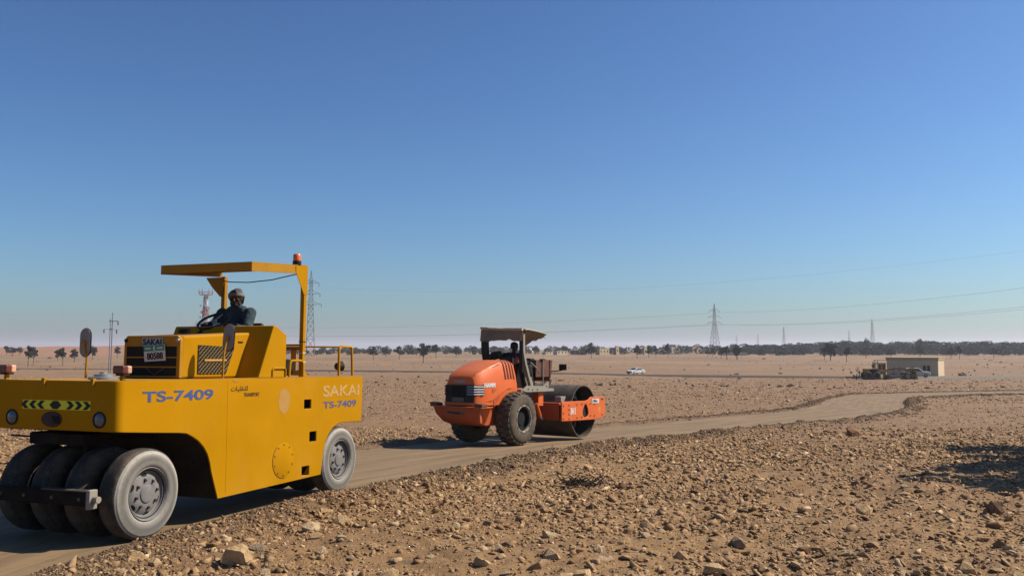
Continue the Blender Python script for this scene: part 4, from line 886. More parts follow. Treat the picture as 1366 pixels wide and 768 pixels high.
def flap(a, b):
    x = .46+1.12*a; dr = float(np.interp(a, [0, .12, .25, .4, .5, .57, .63, .7, .8, .9, 1], [.20, .24, .22, .33, .40, .47, .34, .24, .22, .12, .03]))*(1+.5*nz(a, 0, 23, 15)) if 1 else (.10+.30*max(0, math.sin(a*PI*.93))**1.2*(.5+.5*a)+.16*nz(a, 0, 11, 4)+.10*nz(a, 0, 23, 15))*(1 if a < .94 else .3)
    return (x+.02*nz(a, b, 6, 5), .30+1.05*b*dr+.05*nz(a, b, 5, 6), 3.20-.10*a*a-.01-b*dr*.95)
cloth(flap, 60, 9, 'torn_flap', par=roof_)
MB().tube([(.46+1.12*a, .30+.05*nz(a, 0, 5, 6)-.01, 3.205-.10*a*a+.025*nz(a, 0, 7, 16)) for a in np.linspace(0, 1, 24)], [.010+.016*a*(1-a)*2+.012*abs(nz(a, 0, 8, 17)) for a in np.linspace(0, 1, 24)], 8).build('rolled_edge', M['canvas_lit'], roof_)
def flap2(a, b):
    return (1.35+.28*b+.05*nz(a, b, 4, 7), .34+1.46*a, 3.10-.05*b-.12*b*abs(nz(a, 0, 8, 8))*2)
cloth(flap2, 24, 6, 'front_flap', par=roof_)
# front frame, drum
MB().box(1.93, 2.17, .05, 2.05, .60, 1.10).build('cross_beam', M['orange_shaded'], orr, .01)
MB().box(.9, 1.93, .85, 1.25, .65, 1.0).build('articulation_joint', M['black'], orr, .02)
MB().box(1.35, 1.62, .40, .62, 1.02, 1.43).build('step_bracket', M['orange'], orr, .01); MB().tube([(1.30, .45, 1.1), (1.55, .47, .72)], .055, 12).build('steering_cylinder', M['orange'], orr); MB().tube([(1.55, .47, .72), (1.72, .5, .62)], .03, 10).build('cylinder_rod', M['silver'], orr)
def side_plate(y0, y1, name):
    pts = [(1.91, .575), (1.91, 1.115), (1.95, 1.14), (3.33, 1.135), (3.50, 1.16), (3.66, 1.245), (4.40, 1.235), (4.53, 1.19), (4.60, 1.0), (4.60, .66), (4.35, .585), (3.85, .545), (2.6, .56)]
    o = MB().prism(pts, 'y', y0, y1).build(name, M['orange'], orr)
    hp = []
    for k in range(24):
        a = 2*PI*k/24; w = .20*(1-.55*(math.sin(a)+1)/2)*1.15; hp.append((3.33+w*math.cos(a), .835+.205*math.sin(a)))
    o.name = 'tmp'; o = boolean(o, [MB().prism(hp, 'y', y0-.1, y1+.1).build('c', None)]); o.name = name; o.data.name = name
    b = o.modifiers.new('bevel', 'BEVEL'); b.width = .008; b.segments = 2; b.limit_method = 'ANGLE'; b.angle_limit = R(50); return o
sp = side_plate(-.06, -.02, 'drum_frame'); side_plate(2.12, 2.16, 'drum_frame')
mb = MB()
for x, z in [(1.99, .64), (1.99, .80), (2.0, 1.02), (2.32, .63), (2.32, .76), (2.32, .90), (2.32, 1.03), (2.8, .64), (2.8, 1.03), (3.08, .65), (3.08, 1.04), (3.62, .67), (3.6, 1.03), (3.88, .66), (3.88, 1.03), (4.35, 1.17), (4.42, 1.16), (4.38, .68)]: mb.lathe([(.0005, -.016), (.022, -.016), (.025, .0)], (x, -.06, z), (0, 1, 0), 8)
mb.build('bolt', M['brownplate'], sp)
q = text('3411', .26, M['lt_white'], sp, 'lettering', (0, 0, 0), ROT_SIDE, .62, .012, .002); q.matrix_local = Matrix.Translation((2.41, -.0615, .76)) @ ROT_SIDE.to_4x4()
sg_ = MB().box(3.70, 4.17, -.072, -.0605, 1.04, 1.18).build('owner_sticker', M['white'], sp); q = text('jaMco', .11, M['blacktext'], sg_, 'lettering', (0, 0, 0), ROT_SIDE, 1.1, .006, .001); q.matrix_local = Matrix.Translation((3.75, -.0735, 1.08)) @ ROT_SIDE.to_4x4()
pts = [(4.22+.07*math.cos(a)*(1+.3*math.sin(3*a)), .85+.075*math.sin(a)) for a in np.linspace(0, 2*PI, 16, endpoint=False)]
MB().prism(pts, 'y', -.0615, -.06).build('faded_mark', M['chalk'] if 'chalk' in M else M['whitepaint'], sp)
MB().box(4.34, 4.56, .0, 2.1, .68, 1.05).build('front_beam', M['orange_shaded'], orr, .01)
DC = (3.40, 0, .81); DR = .80
mb = MB().lathe([(DR, .06), (DR, 2.04), (DR-.03, 2.04), (DR-.03, .06), (DR, .06)], DC, (0, 1, 0), 96); dr = mb.build('drum', M['drum'], orr, ang=30)
MB().lathe([(DR-.031, .55), (.35, .55), (.33, .48), (.0005, .47)], DC, (0, 1, 0), 48).build('drum_disc', M['black'], dr); MB().lathe([(DR-.031, 1.55), (.35, 1.55), (.33, 1.62), (.0005, 1.63)], DC, (0, 1, 0), 48).build('drum_disc', M['black'], dr)
mb = MB()
for a in (.2, 1.4, 2.5, 3.7, 4.8, 5.6): mb.tube([(3.4+.30*math.cos(a), .35, .81+.30*math.sin(a)), (3.4+.74*math.cos(a), .50, .81+.74*math.sin(a))], .035, 8)
mb.build('drum_mount', M['steel'], dr); MB().lathe([(.0005, -.0), (.2, .0), (.2, .4), (.0005, .4)], (3.4, .0, .81), (0, 1, 0), 24).build('drum_bearing', M['black'], orr)
vm = MB().box(2.45, 2.95, .30, .52, 1.10, 1.27).build('valve_block', M['greyplate'], orr, .02); mb = MB()
for k in range(3): mb.tube([(2.9, .35+.05*k, 1.22), (3.05, .30+.05*k, 1.33-.03*k), (3.2, .2+.05*k, 1.2), (3.25, .15, .95)], .018, 6)
mb.tube([(1.9, .5, 1.2), (1.7, .55, 1.35), (1.5, .6, 1.3)], .02, 6); mb.build('hydraulic_hose', M['black'], vm)
# ------------------------------------------------------------------ people
def remesh(mb, name, mat, parent, vox=.009, smooth=5):
    me = mb.mesh('t'); bm = bmesh.new(); bm.from_mesh(me); bmesh.ops.recalc_face_normals(bm, faces=bm.faces); bm.to_mesh(me); bm.free()
    o = bpy.data.objects.new('t', me); COL.objects.link(o)
    m = o.modifiers.new('r', 'REMESH'); m.mode = 'VOXEL'; m.voxel_size = vox
    s = o.modifiers.new('s', 'SMOOTH'); s.iterations = smooth; s.factor = .5
    me = evaluated(o); me.materials.clear(); me.name = name; me.polygons.foreach_set('use_smooth', np.ones(len(me.polygons), bool)); return link(name, me, mat, parent)
def head_parts(mb, c, fwd, up):
    """skull, jaw, nose, brow, lips, ears, neck: all in the body's one surface. returns axes"""
    f = Vector(fwd).normalized(); u = (Vector(up)-f*Vector(up).dot(f)).normalized(); s = u.cross(f); c = Vector(c)
    A = Matrix((s, f, u)).transposed(); P = lambda a, b, d: c+s*a+f*b+u*d
    mb.ell(P(0, -.012, .022), (.076, .095, .098), A); mb.ell(P(0, .018, -.048), (.060, .070, .070), A); mb.ell(P(0, .055, -.098), (.030, .030, .024), A)
    mb.cap(P(0, .088, .018), P(0, .108, -.022), .010, .017); mb.ell(P(0, .080, .030), (.055, .014, .012), A); mb.ell(P(0, .090, -.052), (.026, .010, .007), A); mb.ell(P(0, .087, -.066), (.024, .011, .008), A)
    for q in (-1, 1): mb.ell(P(q*.078, -.005, -.008), (.009, .022, .034), A); mb.ell(P(q*.042, .066, -.015), (.024, .02, .018), A)
    return P, A
def hand(mb, wrist, d, palm_n, curl=.9, sc=1.0, thumb=1):
    """palm and five separate curled fingers; d = direction of the hand, palm_n = side the fingers curl to"""
    w = Vector(wrist); d = Vector(d).normalized(); n = Vector(palm_n); n = (n-d*n.dot(d)).normalized(); s = d.cross(n)*thumb
    A = Matrix((s, d, n)).transposed(); mb.ell(w+d*.05*sc, (.042*sc, .055*sc, .016*sc), A)
    for k, (off, L) in enumerate(((.031, .072), (.010, .080), (-.011, .074), (-.031, .058))):
        p = w+d*.088*sc+s*off*sc; dirv = d.copy(); ang = 0
        for q, fr in enumerate((.42, .32, .26)):
            ang += curl*(.55 if q == 0 else .75); dv = d*math.cos(ang)+n*math.sin(ang); p2 = p+dv*L*fr*sc*1.25; mb.cap(p, p2, .0095*sc*(1-.08*q), .0090*sc*(1-.1*q), 8); p = p2
    p = w+d*.025*sc+s*.036*sc; t1 = p+(s*.8+d*.5+n*.3).normalized()*.042*sc; t2 = t1+(d*.6+s*.1+n*.8*curl).normalized()*.036*sc
    mb.cap(p, t1, .013*sc, .011*sc, 8); mb.cap(t1, t2, .011*sc, .009*sc, 8)
# --- driver of the yellow roller: seated, facing forward (-X), both hands on the wheel, looking ahead to his right
d1 = thing('person', 'driver in dark teal shirt and grey head wrap at the wheel of the yellow roller', 'person', M=YM @ Matrix.Translation((3.0, 1.27, 2.115)) @ Matrix.Diagonal((1.04, 1.12, 1.02, 1)))
V_ = Vector
sh = {-1: V_((-.03, -.215, .515)), 1: V_((-.03, .215, .515))}; el = {-1: V_((-.20, -.285, .255)), 1: V_((-.20, .275, .255))}; wr = {-1: V_((-.43, -.20, .335)), 1: V_((-.43, .17, .325))}
body = MB(); hc = V_((-.05, .0, .728)); P, A = head_parts(body, hc, (-.93, -.36, -.08), (-.06, 0, 1))
body.cap((-.015, 0, .50), (-.04, 0, .66), .062, .058); body.ell((0, 0, .36), (.115, .19, .18)); body.ell((0, 0, .12), (.125, .165, .17)); body.cap((0, -.15, .47), (0, .15, .47), .07, .07)
for q in (-1, 1):
    body.cap(sh[q], el[q], .056, .044); body.cap(el[q], wr[q], .042, .028); hand(body, wr[q]+(wr[q]-el[q]).normalized()*.01, (wr[q]-el[q]).normalized()+V_((-.2, 0, -.1)), (-.2, 0, -1), 1.0, 1.0, q)
    hip = V_((.0, q*.10, .06)); kn = V_((-.40, q*.14, .03)); an = V_((-.36, q*.15, -.32)); body.cap(hip, kn, .085, .058); body.cap(kn, an, .056, .038); body.cap(an+V_((.03, 0, -.02)), an+V_((-.16, 0, -.05)), .036, .030)
b1 = remesh(body, 'body', M['skin'], d1)
c = MB(); c.ell((.0, 0, .34), (.155, .235, .21)); c.ell((.0, 0, .12), (.15, .19, .16)); c.cap((-.01, -.165, .50), (-.01, .165, .50), .092, .092); c.cap((-.012, 0, .52), (-.025, 0, .625), .100, .076); c.cap((-.01, -.08, .55), (-.01, .08, .55), .085, .085)
for q in (-1, 1):
    c.cap(sh[q]+V_((0, q*.01, .01)), el[q], .080, .07); m_ = el[q]+(wr[q]-el[q])*.72; c.cap(el[q], m_, .066, .050)
    c.ell(el[q]+V_((.02, 0, .05)), (.07, .065, .09))
remesh(c, 'shirt', M['shirt'], d1, .011, 4)
c = MB()
for q in (-1, 1):
    hip = V_((.0, q*.10, .06)); kn = V_((-.40, q*.14, .03)); an = V_((-.36, q*.15, -.28)); c.cap(hip, kn, .10, .075); c.cap(kn, an, .074, .06)
c.ell((.0, 0, .05), (.14, .185, .10)); remesh(c, 'trousers', M['trousers'], d1, .012, 4)
for q in (-1, 1):
    an = V_((-.36, q*.15, -.32)); c = MB(); c.cap(an+V_((.04, 0, -.03)), an+V_((-.18, 0, -.055)), .045, .038); c.ell(an+V_((0, 0, .0)), (.05, .048, .05)); remesh(c, 'shoe', M['black'], d1, .01, 3)
c = MB(); c.ell(P(0, -.014, .055), (.098, .115, .088), A); c.ell(P(0, -.05, .02), (.090, .085, .085), A); c.cap(P(-.085, -.03, .03), P(-.06, -.085, -.06), .03, .022); c.cap(P(.085, -.03, .03), P(.06, -.085, -.06), .03, .022); c.ell(P(.02, -.02, .12), (.06, .07, .035), A)
wp = remesh(c, 'head_wrap', M['wrap'], d1, .008, 3)
bm_ = MB()
for dz_ in (-.010, .002, .014): bm_.tube([P((.096-.02*max(0, dz_))*math.sin(a), -.014+.113*math.cos(a), .052+dz_+.016*math.cos(a)) for a in np.linspace(0, 2*PI, 33)], .0085, 8, False)
bm_.build('head_band', M['wrapband'], wp)
c = MB(); c.ell(P(0, .058, -.092), (.045, .040, .035), A); c.ell(P(0, .098, -.040), (.03, .010, .007), A)
for q in (-1, 1): c.ell(P(q*.055, .015, -.060), (.018, .045, .045), A)
remesh(c, 'beard', M['hair'], d1, .007, 2)
for q in (-1, 1): MB().ell(P(q*.031, .083, .008), (.011, .009, .008), A, 10, 8).build('eye', M['eye'] if 'eye' in M else M['black'], d1)
# --- driver of the orange roller: seen from behind, twisted, left arm stretched out to the roll bar
d2 = thing('person', 'driver in dark shirt and orange vest hunched under the torn canvas of the orange roller', 'person', M=OM @ Matrix.Translation((.95, 1.02, 2.02)) @ Matrix.Diagonal((1.08, 1.12, 1.02, 1)))
sh = {-1: V_((.02, -.19, .44)), 1: V_((-.04, .19, .46))}; el = {-1: V_((.20, -.26, .24)), 1: V_((-.15, .42, .40))}; wr = {-1: V_((.40, -.14, .28)), 1: V_((-.30, .62, .30))}
body = MB(); hc = V_((.06, .0, .70)); P, A = head_parts(body, hc, (.9, -.4, -.1), (.1, 0, 1)); body.cap((0, 0, .46), (.04, 0, .62), .06, .056)
body.ell((0, 0, .33), (.115, .185, .18)); body.ell((0, 0, .12), (.125, .165, .17)); body.cap((0, -.14, .44), (0, .14, .45), .07, .07)
for q in (-1, 1):
    body.cap(sh[q], el[q], .056, .044); body.cap(el[q], wr[q], .042, .028); hand(body, wr[q], (wr[q]-el[q]).normalized(), (.2, 0, -1), 1.0, 1.0, -q)
    hip = V_((.0, q*.10, .06)); kn = V_((.40, q*.15, .02)); an = V_((.38, q*.16, -.36)); body.cap(hip, kn, .085, .058); body.cap(kn, an, .056, .038); body.cap(an+V_((-.03, 0, -.03)), an+V_((.16, 0, -.06)), .036, .030)
remesh(body, 'body', M['skin'], d2)
c = MB(); c.ell((0, 0, .30), (.14, .205, .2)); c.ell((0, 0, .12), (.145, .185, .15)); c.cap((0, -.15, .44), (0, .15, .455), .085, .085)
for q in (-1, 1): c.cap(sh[q], el[q], .08, .066); c.cap(el[q], el[q]+(wr[q]-el[q])*.6, .064, .052)
remesh(c, 'shirt', M['darkcloth'], d2, .011, 4)
c = MB(); c.ell((.0, -.02, .28), (.15, .198, .17)); c.cap((.01, -.12, .44), (-.01, -.10, .3), .095, .09); remesh(c, 'vest', M['hivis'], d2, .012, 4)
c = MB()
for q in (-1, 1): c.cap((0, q*.10, .06), (.40, q*.15, .02), .10, .076); c.cap((.40, q*.15, .02), (.38, q*.16, -.32), .075, .06)
remesh(c, 'trousers', M['trousers'], d2, .012, 4)
for q in (-1, 1): c = MB(); an = V_((.38, q*.16, -.36)); c.cap(an+V_((-.04, 0, -.05)), an+V_((.18, 0, -.07)), .045, .04); remesh(c, 'shoe', M['black'], d2, .01, 3)
c = MB(); c.ell(P(0, -.02, .05), (.092, .11, .085), A); c.ell(P(0, -.06, .0), (.085, .07, .085), A); remesh(c, 'cap', M['darkcloth'], d2, .009, 3)
# ------------------------------------------------------------------ small building, grader, cars
def at(px, py, dz=0):
    p = gpix(px, py); return (p[0], p[1], HD(p[0], p[1])+dz)
def dist_at(px, d, z=None):
    x = (px-CX)/F*d; return (x, d, HD(x, d) if z is None else z)
bx, by, bz = at(1252, 503.0); bd_ = by
bM = Matrix.Translation((bx, by, bz)) @ Matrix.Rotation(R(143.5), 4, 'Z')
# local: X runs left along the front from the right front corner, Y towards the camera
bl = thing('service_building', 'low cream flat roofed hut with an ochre fascia standing behind the grader', 'building', M=bM)
BL, BD, BH = 8.8, 5.3, 3.35
MB().box(0, BL, -BD, 0, -.5, BH-.42).build('wall', M['cream'], bl, .02)
rf_ = MB().box(-.10, BL+.10, -BD-.10, .10, BH-.42, BH).build('roof', M['creamtrim'], bl, .03); MB().box(-.18, BL+.18, -BD-.18, .18, BH+.001, BH+.10).build('coping', M['cream'], rf_, .02)
for x0 in (1.35, 2.05): w_ = MB().box(x0, x0+.5, -.02, .06, .95, 1.95).build('window', M['black'], bl, .01); MB().box(x0+.05, x0+.45, .062, .066, 1.0, 1.9).build('pane', M['glass'], w_)
MB().box(BL+.11, BL+2.4, -2.5, .0, BH-.55, BH-.45).build('carport_roof', M['galv'], bl); MB().tube([(BL+2.2, -.2, -.4), (BL+2.2, -.2, BH-.55)], .06, 8).build('carport_post', M['galv'], bl); MB().tube([(BL+2.2, -2.3, -.4), (BL+2.2, -2.3, BH-.55)], .06, 8).build('carport_post', M['galv'], bl)

# grader, side on (local X: rear (left in the photo) -> front)
gx_, gy_, gz_ = at(1142, 505.6)
g = thing('motor_grader', 'old yellow motor grader with dark tyres parked side on before the cream hut', 'grader', (gx_, gy_, gz_+.02), R(-3), None)
k_ = gy_/F                                                       # metres per pixel there
S = 11.2/80*1.0
def gX(px): return (px-1142)*k_
def gZ(py): return (505.6-py)*k_
def gw(px, r, y, w=.45):
    t_ = thing('wheel', None, None); t_.parent = g; x = gX(px)
    MB().lathe([(r*.55, .0), (r*.8, -.02), (r*.96, .06), (r, .12), (r, w-.12), (r*.96, w-.06), (r*.8, w+.02), (r*.55, w)], (x, y, r), (0, 1, 0), 28).build('tyre', M['tyre_dusty'], t_)
    MB().lathe([(r*.56, .02), (r*.5, .08), (r*.25, .1), (.0005, .06)], (x, y, r), (0, 1, 0), 20).build('rim', M['black'] if px < 1200 else M['greyplate'], t_)
for px, r in ((1159, .70), (1169.5, .70), (1210, .66)):
    for y in (0, 1.75): gw(px, r, y)
MB().box(gX(1157), gX(1172), .45, 1.75, .45, .95).build('tandem_case', M['black'], g, .03)
MB().box(gX(1155), gX(1173), .5, 1.7, .9, gZ(490.7)).build('engine_housing', M['grader'], g, .08); MB().box(gX(1161), gX(1171), .47, .52, 1.05, 1.75).build('engine_opening', M['dark'], g)
MB().tube([(gX(1167), .9, 1.9), (gX(1167), .9, gZ(481.5))], .07, 10).build('exhaust', M['black'], g); MB().tube([(gX(1167.3), .9, 2.0), (gX(1167.3), .9, 2.6)], .18, 10).build('silencer', M['black'], g)
cb = MB().box(gX(1172.2), gX(1182.5), .45, 1.75, .9, 1.55).build('cab', M['grader'], g, .03); MB().box(gX(1172), gX(1183), .4, 1.8, gZ(484)-.02, gZ(482.9)).build('cab_roof', M['grader'], cb, .03)
for px in (1172.5, 1177.2, 1181.8):
    for y in (.48, 1.66): MB().box(gX(px), gX(px)+.09, y, y+.07, 1.551, gZ(484)-.021).build('pillar', M['grader'], cb)
for a, b in ((1173.4, 1177.0), (1178.1, 1181.6)): MB().box(gX(a), gX(b), .50, .53, 1.6, gZ(484.4)).build('cab_window', M['glass'], cb)
MB().loft([[(gX(a), y0, z0), (gX(a), y1, z0), (gX(a), y1, z1), (gX(a), y0, z1)] for a, y0, y1, z0, z1 in ((1181, .85, 1.35, 1.0, 1.35), (1187, .95, 1.25, 1.55, 1.95), (1198, .98, 1.22, 1.75, 2.1), (1208, .98, 1.22, 1.65, 2.05), (1214, .95, 1.25, 1.2, 1.7), (1219, .9, 1.3, .9, 1.4))]).build('main_frame', M['grader'], g, .03)
MB().loft([[(gX(x), y, z) for x, z in ((1184, .9), (1183.5, .55), (1184.5, .22), (1185, .25), (1184.2, .55), (1184.6, .88))] for y in (-.15, 2.3)]).build('moldboard_rear', M['steel'], g)
mb = MB(); rings = []
for t_ in np.linspace(0, 1, 5):
    x = 1183+27*t_; y = -.15+1.0*t_; rings.append([(gX(x)+dx, y, z) for dx, z in ((0, .15), (.16, .35), (.2, .6), (.06, .85), (.0, .84), (.13, .6), (.1, .37), (-.05, .16))])
mb.loft(rings).build('moldboard', M['steel'], g, ang=60)
MB().lathe([(.75, -.06), (.75, .06), (.55, .06), (.55, -.06), (.75, -.06)], (gX(1196), 1.1, .95), (0, 0, 1), 28).build('turntable', M['brownplate'], g)
for px in (1193, 1200): MB().tube([(gX(px), .75, 1.0), (gX(px)+.2, .75, 2.35)], .06, 8).build('lift_cylinder', M['steel'], g)
MB().box(gX(1215), gX(1219), .2, 2.0, .5, 1.0).build('front_axle', M['grader'], g, .03)
fp = MB().prism([(gX(1219.5), .2), (gX(1222.6), .0), (gX(1222.6), .35), (gX(1221), 1.0), (gX(1221.5), 1.95), (gX(1219.7), 2.0)], 'y', .0, 2.2).build('front_blade', M['grader'], g, .02)
MB().tube([(gX(1214.5), .5, gZ(488)), (gX(1221), .5, gZ(488))], .04, 6).build('light_bar', M['black'], g); MB().tube([(gX(1217.5), .5, 1.6), (gX(1217.5), .5, gZ(488))], .03, 6).build('light_bar_post', M['black'], g)
rp_ = MB().box(gX(1143), gX(1155), .3, 1.9, .45, .62).build('ripper', M['black'], g, .03)
for px, z in ((1144, 1.0), (1147.5, 1.55), (1151, 1.25)): MB().tube([(gX(px), .7, .0 if px < 1146 else .25), (gX(px)+.15, .7, z)], .08, 8).build('ripper_shank', M['black'], rp_)
MB().tube([(gX(1144), .9, 1.75), (gX(1147), .9, 1.3), (gX(1155), .9, 1.1)], .07, 8).build('ripper_link', M['black'], rp_)

def car(name, label, cat, loc, rz, kind):
    t_ = thing(name, label, cat, loc, rz); L, Wd = (4.7, 1.88) if kind == 'suv' else (4.6, 1.8); zr = .55 if kind == 'suv' else .42
    if kind == 'suv': P_ = [(0, .45), (.05, .95), (.25, 1.05), (.9, 1.12), (1.25, 1.18), (2.0, 1.74), (2.4, 1.80), (3.9, 1.78), (4.45, 1.45), (4.65, 1.0), (4.7, .5), (4.5, .40), (.2, .38)]; cabin = (1.25, 4.55, 1.14)
    else: P_ = [(0, .42), (.03, .66), (.3, .80), (1.1, .93), (1.25, .96), (2.0, 1.40), (2.4, 1.46), (3.2, 1.42), (3.85, 1.05), (4.3, 1.0), (4.55, .85), (4.6, .45), (4.4, .32), (.2, .30)]; cabin = (1.2, 3.95, .95)
    rings = []
    for y, inset in ((-1, 0), (-.93, 1), (.93, 1), (1, 0)):
        r_ = []
        for x, z in P_:
            w = Wd/2*(1-.17*max(0, (z-cabin[2]))/.6); xx = x if inset else x*.985+L*.0075
            r_.append((xx-L/2, y*w*(1 if not inset else 1.0), z if inset or z < .5 else z-.03))
        rings.append(r_)
    b = MB().loft(rings).build('body', M['white'], t_, .02, ang=45)
    for sgn in (-1, 1):
        if kind == 'suv': W_ = [[(1.45, 1.19), (2.05, 1.66), (2.85, 1.70), (2.85, 1.19)], [(2.92, 1.19), (2.92, 1.70), (3.85, 1.68), (4.3, 1.40), (4.35, 1.2)]]
        else: W_ = [[(1.5, .98), (2.05, 1.33), (2.55, 1.37), (2.6, .98)], [(2.67, .98), (2.62, 1.37), (3.15, 1.34), (3.65, 1.03)]]
        for w in W_:
            def py_(z): return sgn*(Wd/2*(1-.17*max(0, (z-cabin[2]))/.6)+.006)
            MB().add([(x-L/2, py_(z), z) for x, z in w]+[(x-L/2, py_(z)-sgn*.02, z) for x, z in w], [tuple(range(len(w)))[::-1], tuple(range(len(w), 2*len(w)))]+[(q, (q+1) % len(w), len(w)+(q+1) % len(w), len(w)+q) for q in range(len(w))]).build('side_window', M['glass'], t_)
    ws = [(1.32, 1.19), (2.0, 1.70)] if kind == 'suv' else [(1.3, .985), (1.98, 1.37)]
    n_ = Vector((-(ws[1][1]-ws[0][1]), 0, ws[1][0]-ws[0][0])).normalized()*.012
    mb = MB(); q = [Vector((ws[0][0]-L/2, -.72, ws[0][1]))+n_, Vector((ws[0][0]-L/2, .72, ws[0][1]))+n_, Vector((ws[1][0]-L/2, .62, ws[1][1]))+n_, Vector((ws[1][0]-L/2, -.62, ws[1][1]))+n_]; mb.hexa(q+[p+n_ for p in q]).build('windscreen', M['glass'], t_)
    for x in (.85, L-.95):
        for sgn in (-1, 1):
            wh = MB().lathe([(.2, 0), (.31, -.01), (.345, .03), (.345, .18), (.31, .22)], (x-L/2, sgn*(Wd/2+.012), .345), (0, -sgn, 0), 24).build('wheel', M['rubber'], t_); MB().lathe([(.205, .0), (.18, .03), (.0005, .02)], (x-L/2, sgn*(Wd/2+.012), .345), (0, -sgn, 0), 20).build('rim', M['silver'], wh)
    for sgn in (-1, 1):
        MB().box(-L/2-.01, -L/2+.12, sgn*.55-.17, sgn*.55+.17, (.85 if kind == 'suv' else .60), (.98 if kind == 'suv' else .72)).build('headlight', M['lens'], t_, .02); MB().box(L/2-.12, L/2+.01, sgn*.65-.12, sgn*.65+.12, .85, 1.05 if kind == 'suv' else .95).build('tail_light', M['redlens'], t_, .02)
        MB().box(-L/2+(1.55 if kind == 'suv' else 1.5), -L/2+1.75, sgn*(Wd/2+.02)-.1*(1 if sgn < 0 else 0), sgn*(Wd/2+.02)+.1*(1 if sgn > 0 else 0), cabin[2]+.05, cabin[2]+.2).build('door_mirror', M['black'], t_, .02)
    MB().box(-L/2-.02, -L/2+.06, -.5, .5, .5, .65).build('front_grille', M['black'], t_, .01); return t_
p = at(1230, 504.8); car('parked_car', 'white estate car parked between the grader and the cream hut', 'car', (p[0]-.9, p[1], p[2]+.22), R(160), 'suv').scale = (.9, .9, .88)
p = at(848, 498.9); car('saloon_car', 'white saloon car driving on the distant grey track', 'car', (p[0], p[1], p[2]+.14), R(40), 'sedan').scale = (.9, .9, .9)

# ------------------------------------------------------------------ pylons, masts, wires
def lattice(mb, z0, z1, w0, w1, n, r=.12, rb=.07):
    zs = [z0+(z1-z0)*(1-(1-k/n)**1.35) for k in range(n+1)]; C4 = ((-1,-1), (1,-1), (1,1), (-1,1))
    for k in range(n):
        a, b = zs[k], zs[k+1]; wa = w0+(w1-w0)*(a-z0)/(z1-z0); wb = w0+(w1-w0)*(b-z0)/(z1-z0)
        for q in range(4):
            p, s = C4[q], C4[(q+1) % 4]
            mb.tube([(p[0]*wa, p[1]*wa, a), (p[0]*wb, p[1]*wb, b)], r, 4); mb.tube([(p[0]*wa, p[1]*wa, a), (s[0]*wb, s[1]*wb, b)], rb, 3); mb.tube([(s[0]*wa, s[1]*wa, a), (p[0]*wb, p[1]*wb, b)], rb, 3); mb.tube([(p[0]*wb, p[1]*wb, b), (s[0]*wb, s[1]*wb, b)], rb, 3)
def pylon(label, loc, h, rz, group='lattice power pylons', arm=7, wide=4.2, src=None, levels=(.60, .725, .85)):
    if src is not None:
        t_ = copy_tree(src); t_.location = loc; t_.rotation_euler = (0, 0, rz); t_.scale = (h/45,)*3; t_['label'] = label; return t_
    t_ = thing('power_pylon', label, 'pylon', loc, rz, group); s = h/45
    mb = MB(); lattice(mb, -1.5, h*.60, wide, 1.15, 7, .16, .10); lattice(mb, h*.60, h*.88, 1.15, .7, 6, .13, .08); lattice(mb, h*.88, h, .7, .08, 3, .11, .07); mb.build('tower_frame', M['galv'], t_)
    for lv, a in zip(levels, (arm, arm*.86, arm*.75)):
        z = h*lv; mb = MB()
        for sg in (-1, 1):
            for yy in (-.8, .8): mb.tube([(sg*.9, yy, z), (sg*a, 0, z+.25)], .10, 4); mb.tube([(sg*.8, yy, z+1.7), (sg*a, 0, z+.3)], .08, 4)
            for f in (.35, .65): mb.tube([(sg*(.9+(a-.9)*f), .5*(1-f), z), (sg*(.8+(a-.8)*f), -.5*(1-f), z+1.7*(1-f)+.2)], .06, 3)
        ar = mb.build('cross_arm', M['galv'], t_); mb = MB()
        for sg in (-1, 1): mb.tube([(sg*a, 0, z+.2), (sg*a, 0, z-1.6)], .13, 6)
        mb.build('insulator', M['brownplate'], ar)
    return t_
mp = Vector(dist_at(953, 819)); rp2 = Vector((287, 470, HD(287, 470))); lp = Vector(dist_at(262, 1330))
ldir = lambda a, b: math.atan2((b-a).y, (b-a).x)-PI/2
py0 = pylon('tall grey lattice pylon carrying the wires above the tree line right of centre', mp, 45, ldir(mp, rp2))
py1 = pylon('grey lattice pylon just beyond the right edge holding up the wires', rp2, 47.5, ldir(mp, rp2), src=py0)
py2 = pylon('grey lattice pylon standing far off behind the yellow roller hood', lp, 45, ldir(lp, mp), src=py0)
py3 = pylon('big narrow lattice pylon rising beside the rear canopy post of the yellow roller', dist_at(414.5, 455), 44, R(12), arm=5.2, wide=2.3); 
for px, top, h_, lab in ((1163, 424, 45, 'faint lattice pylon above the dark trees, the nearest to the cream hut'), (1045, 435, 42, 'faint grey pylon standing alone right of the tall pylon'), (1010.5, 445, 40, 'tiny hazy pylon midway between two taller ones'), (982, 446.5, 40, 'tiny hazy pylon next to the tall pylon beside the trees'), (1132, 440, 42, 'very faint pylon left of the one above the cream hut')):
    d = h_*F/(467.5-top); pylon(lab, dist_at(px, d), h_*.98, R(20+px % 30), src=py0)
def arm_pt(pl, lv, sg, a):
    return pl.matrix_world @ Vector((sg*a, 0, 45*lv-1.6))
bpy.context.view_layer.update()
def wire(name, label, a, b, sag, r, group=None, ext=None):
    a, b = Vector(a), Vector(b); pts = []
    for k in range(29): t_ = k/28; q = a.lerp(b, t_); q.z -= sag*4*t_*(1-t_); pts.append(q)
    o = MB().tube(pts, r, 5).build(name, M['wire']); return tag(o, label, 'power line', group)
lw = [(.85, 1, 5.25, 'topmost'), (.60, 1, 7, 'lower'), (.725, -1, 6.0, 'middle'), (.60, -1, 7, 'lowest')]
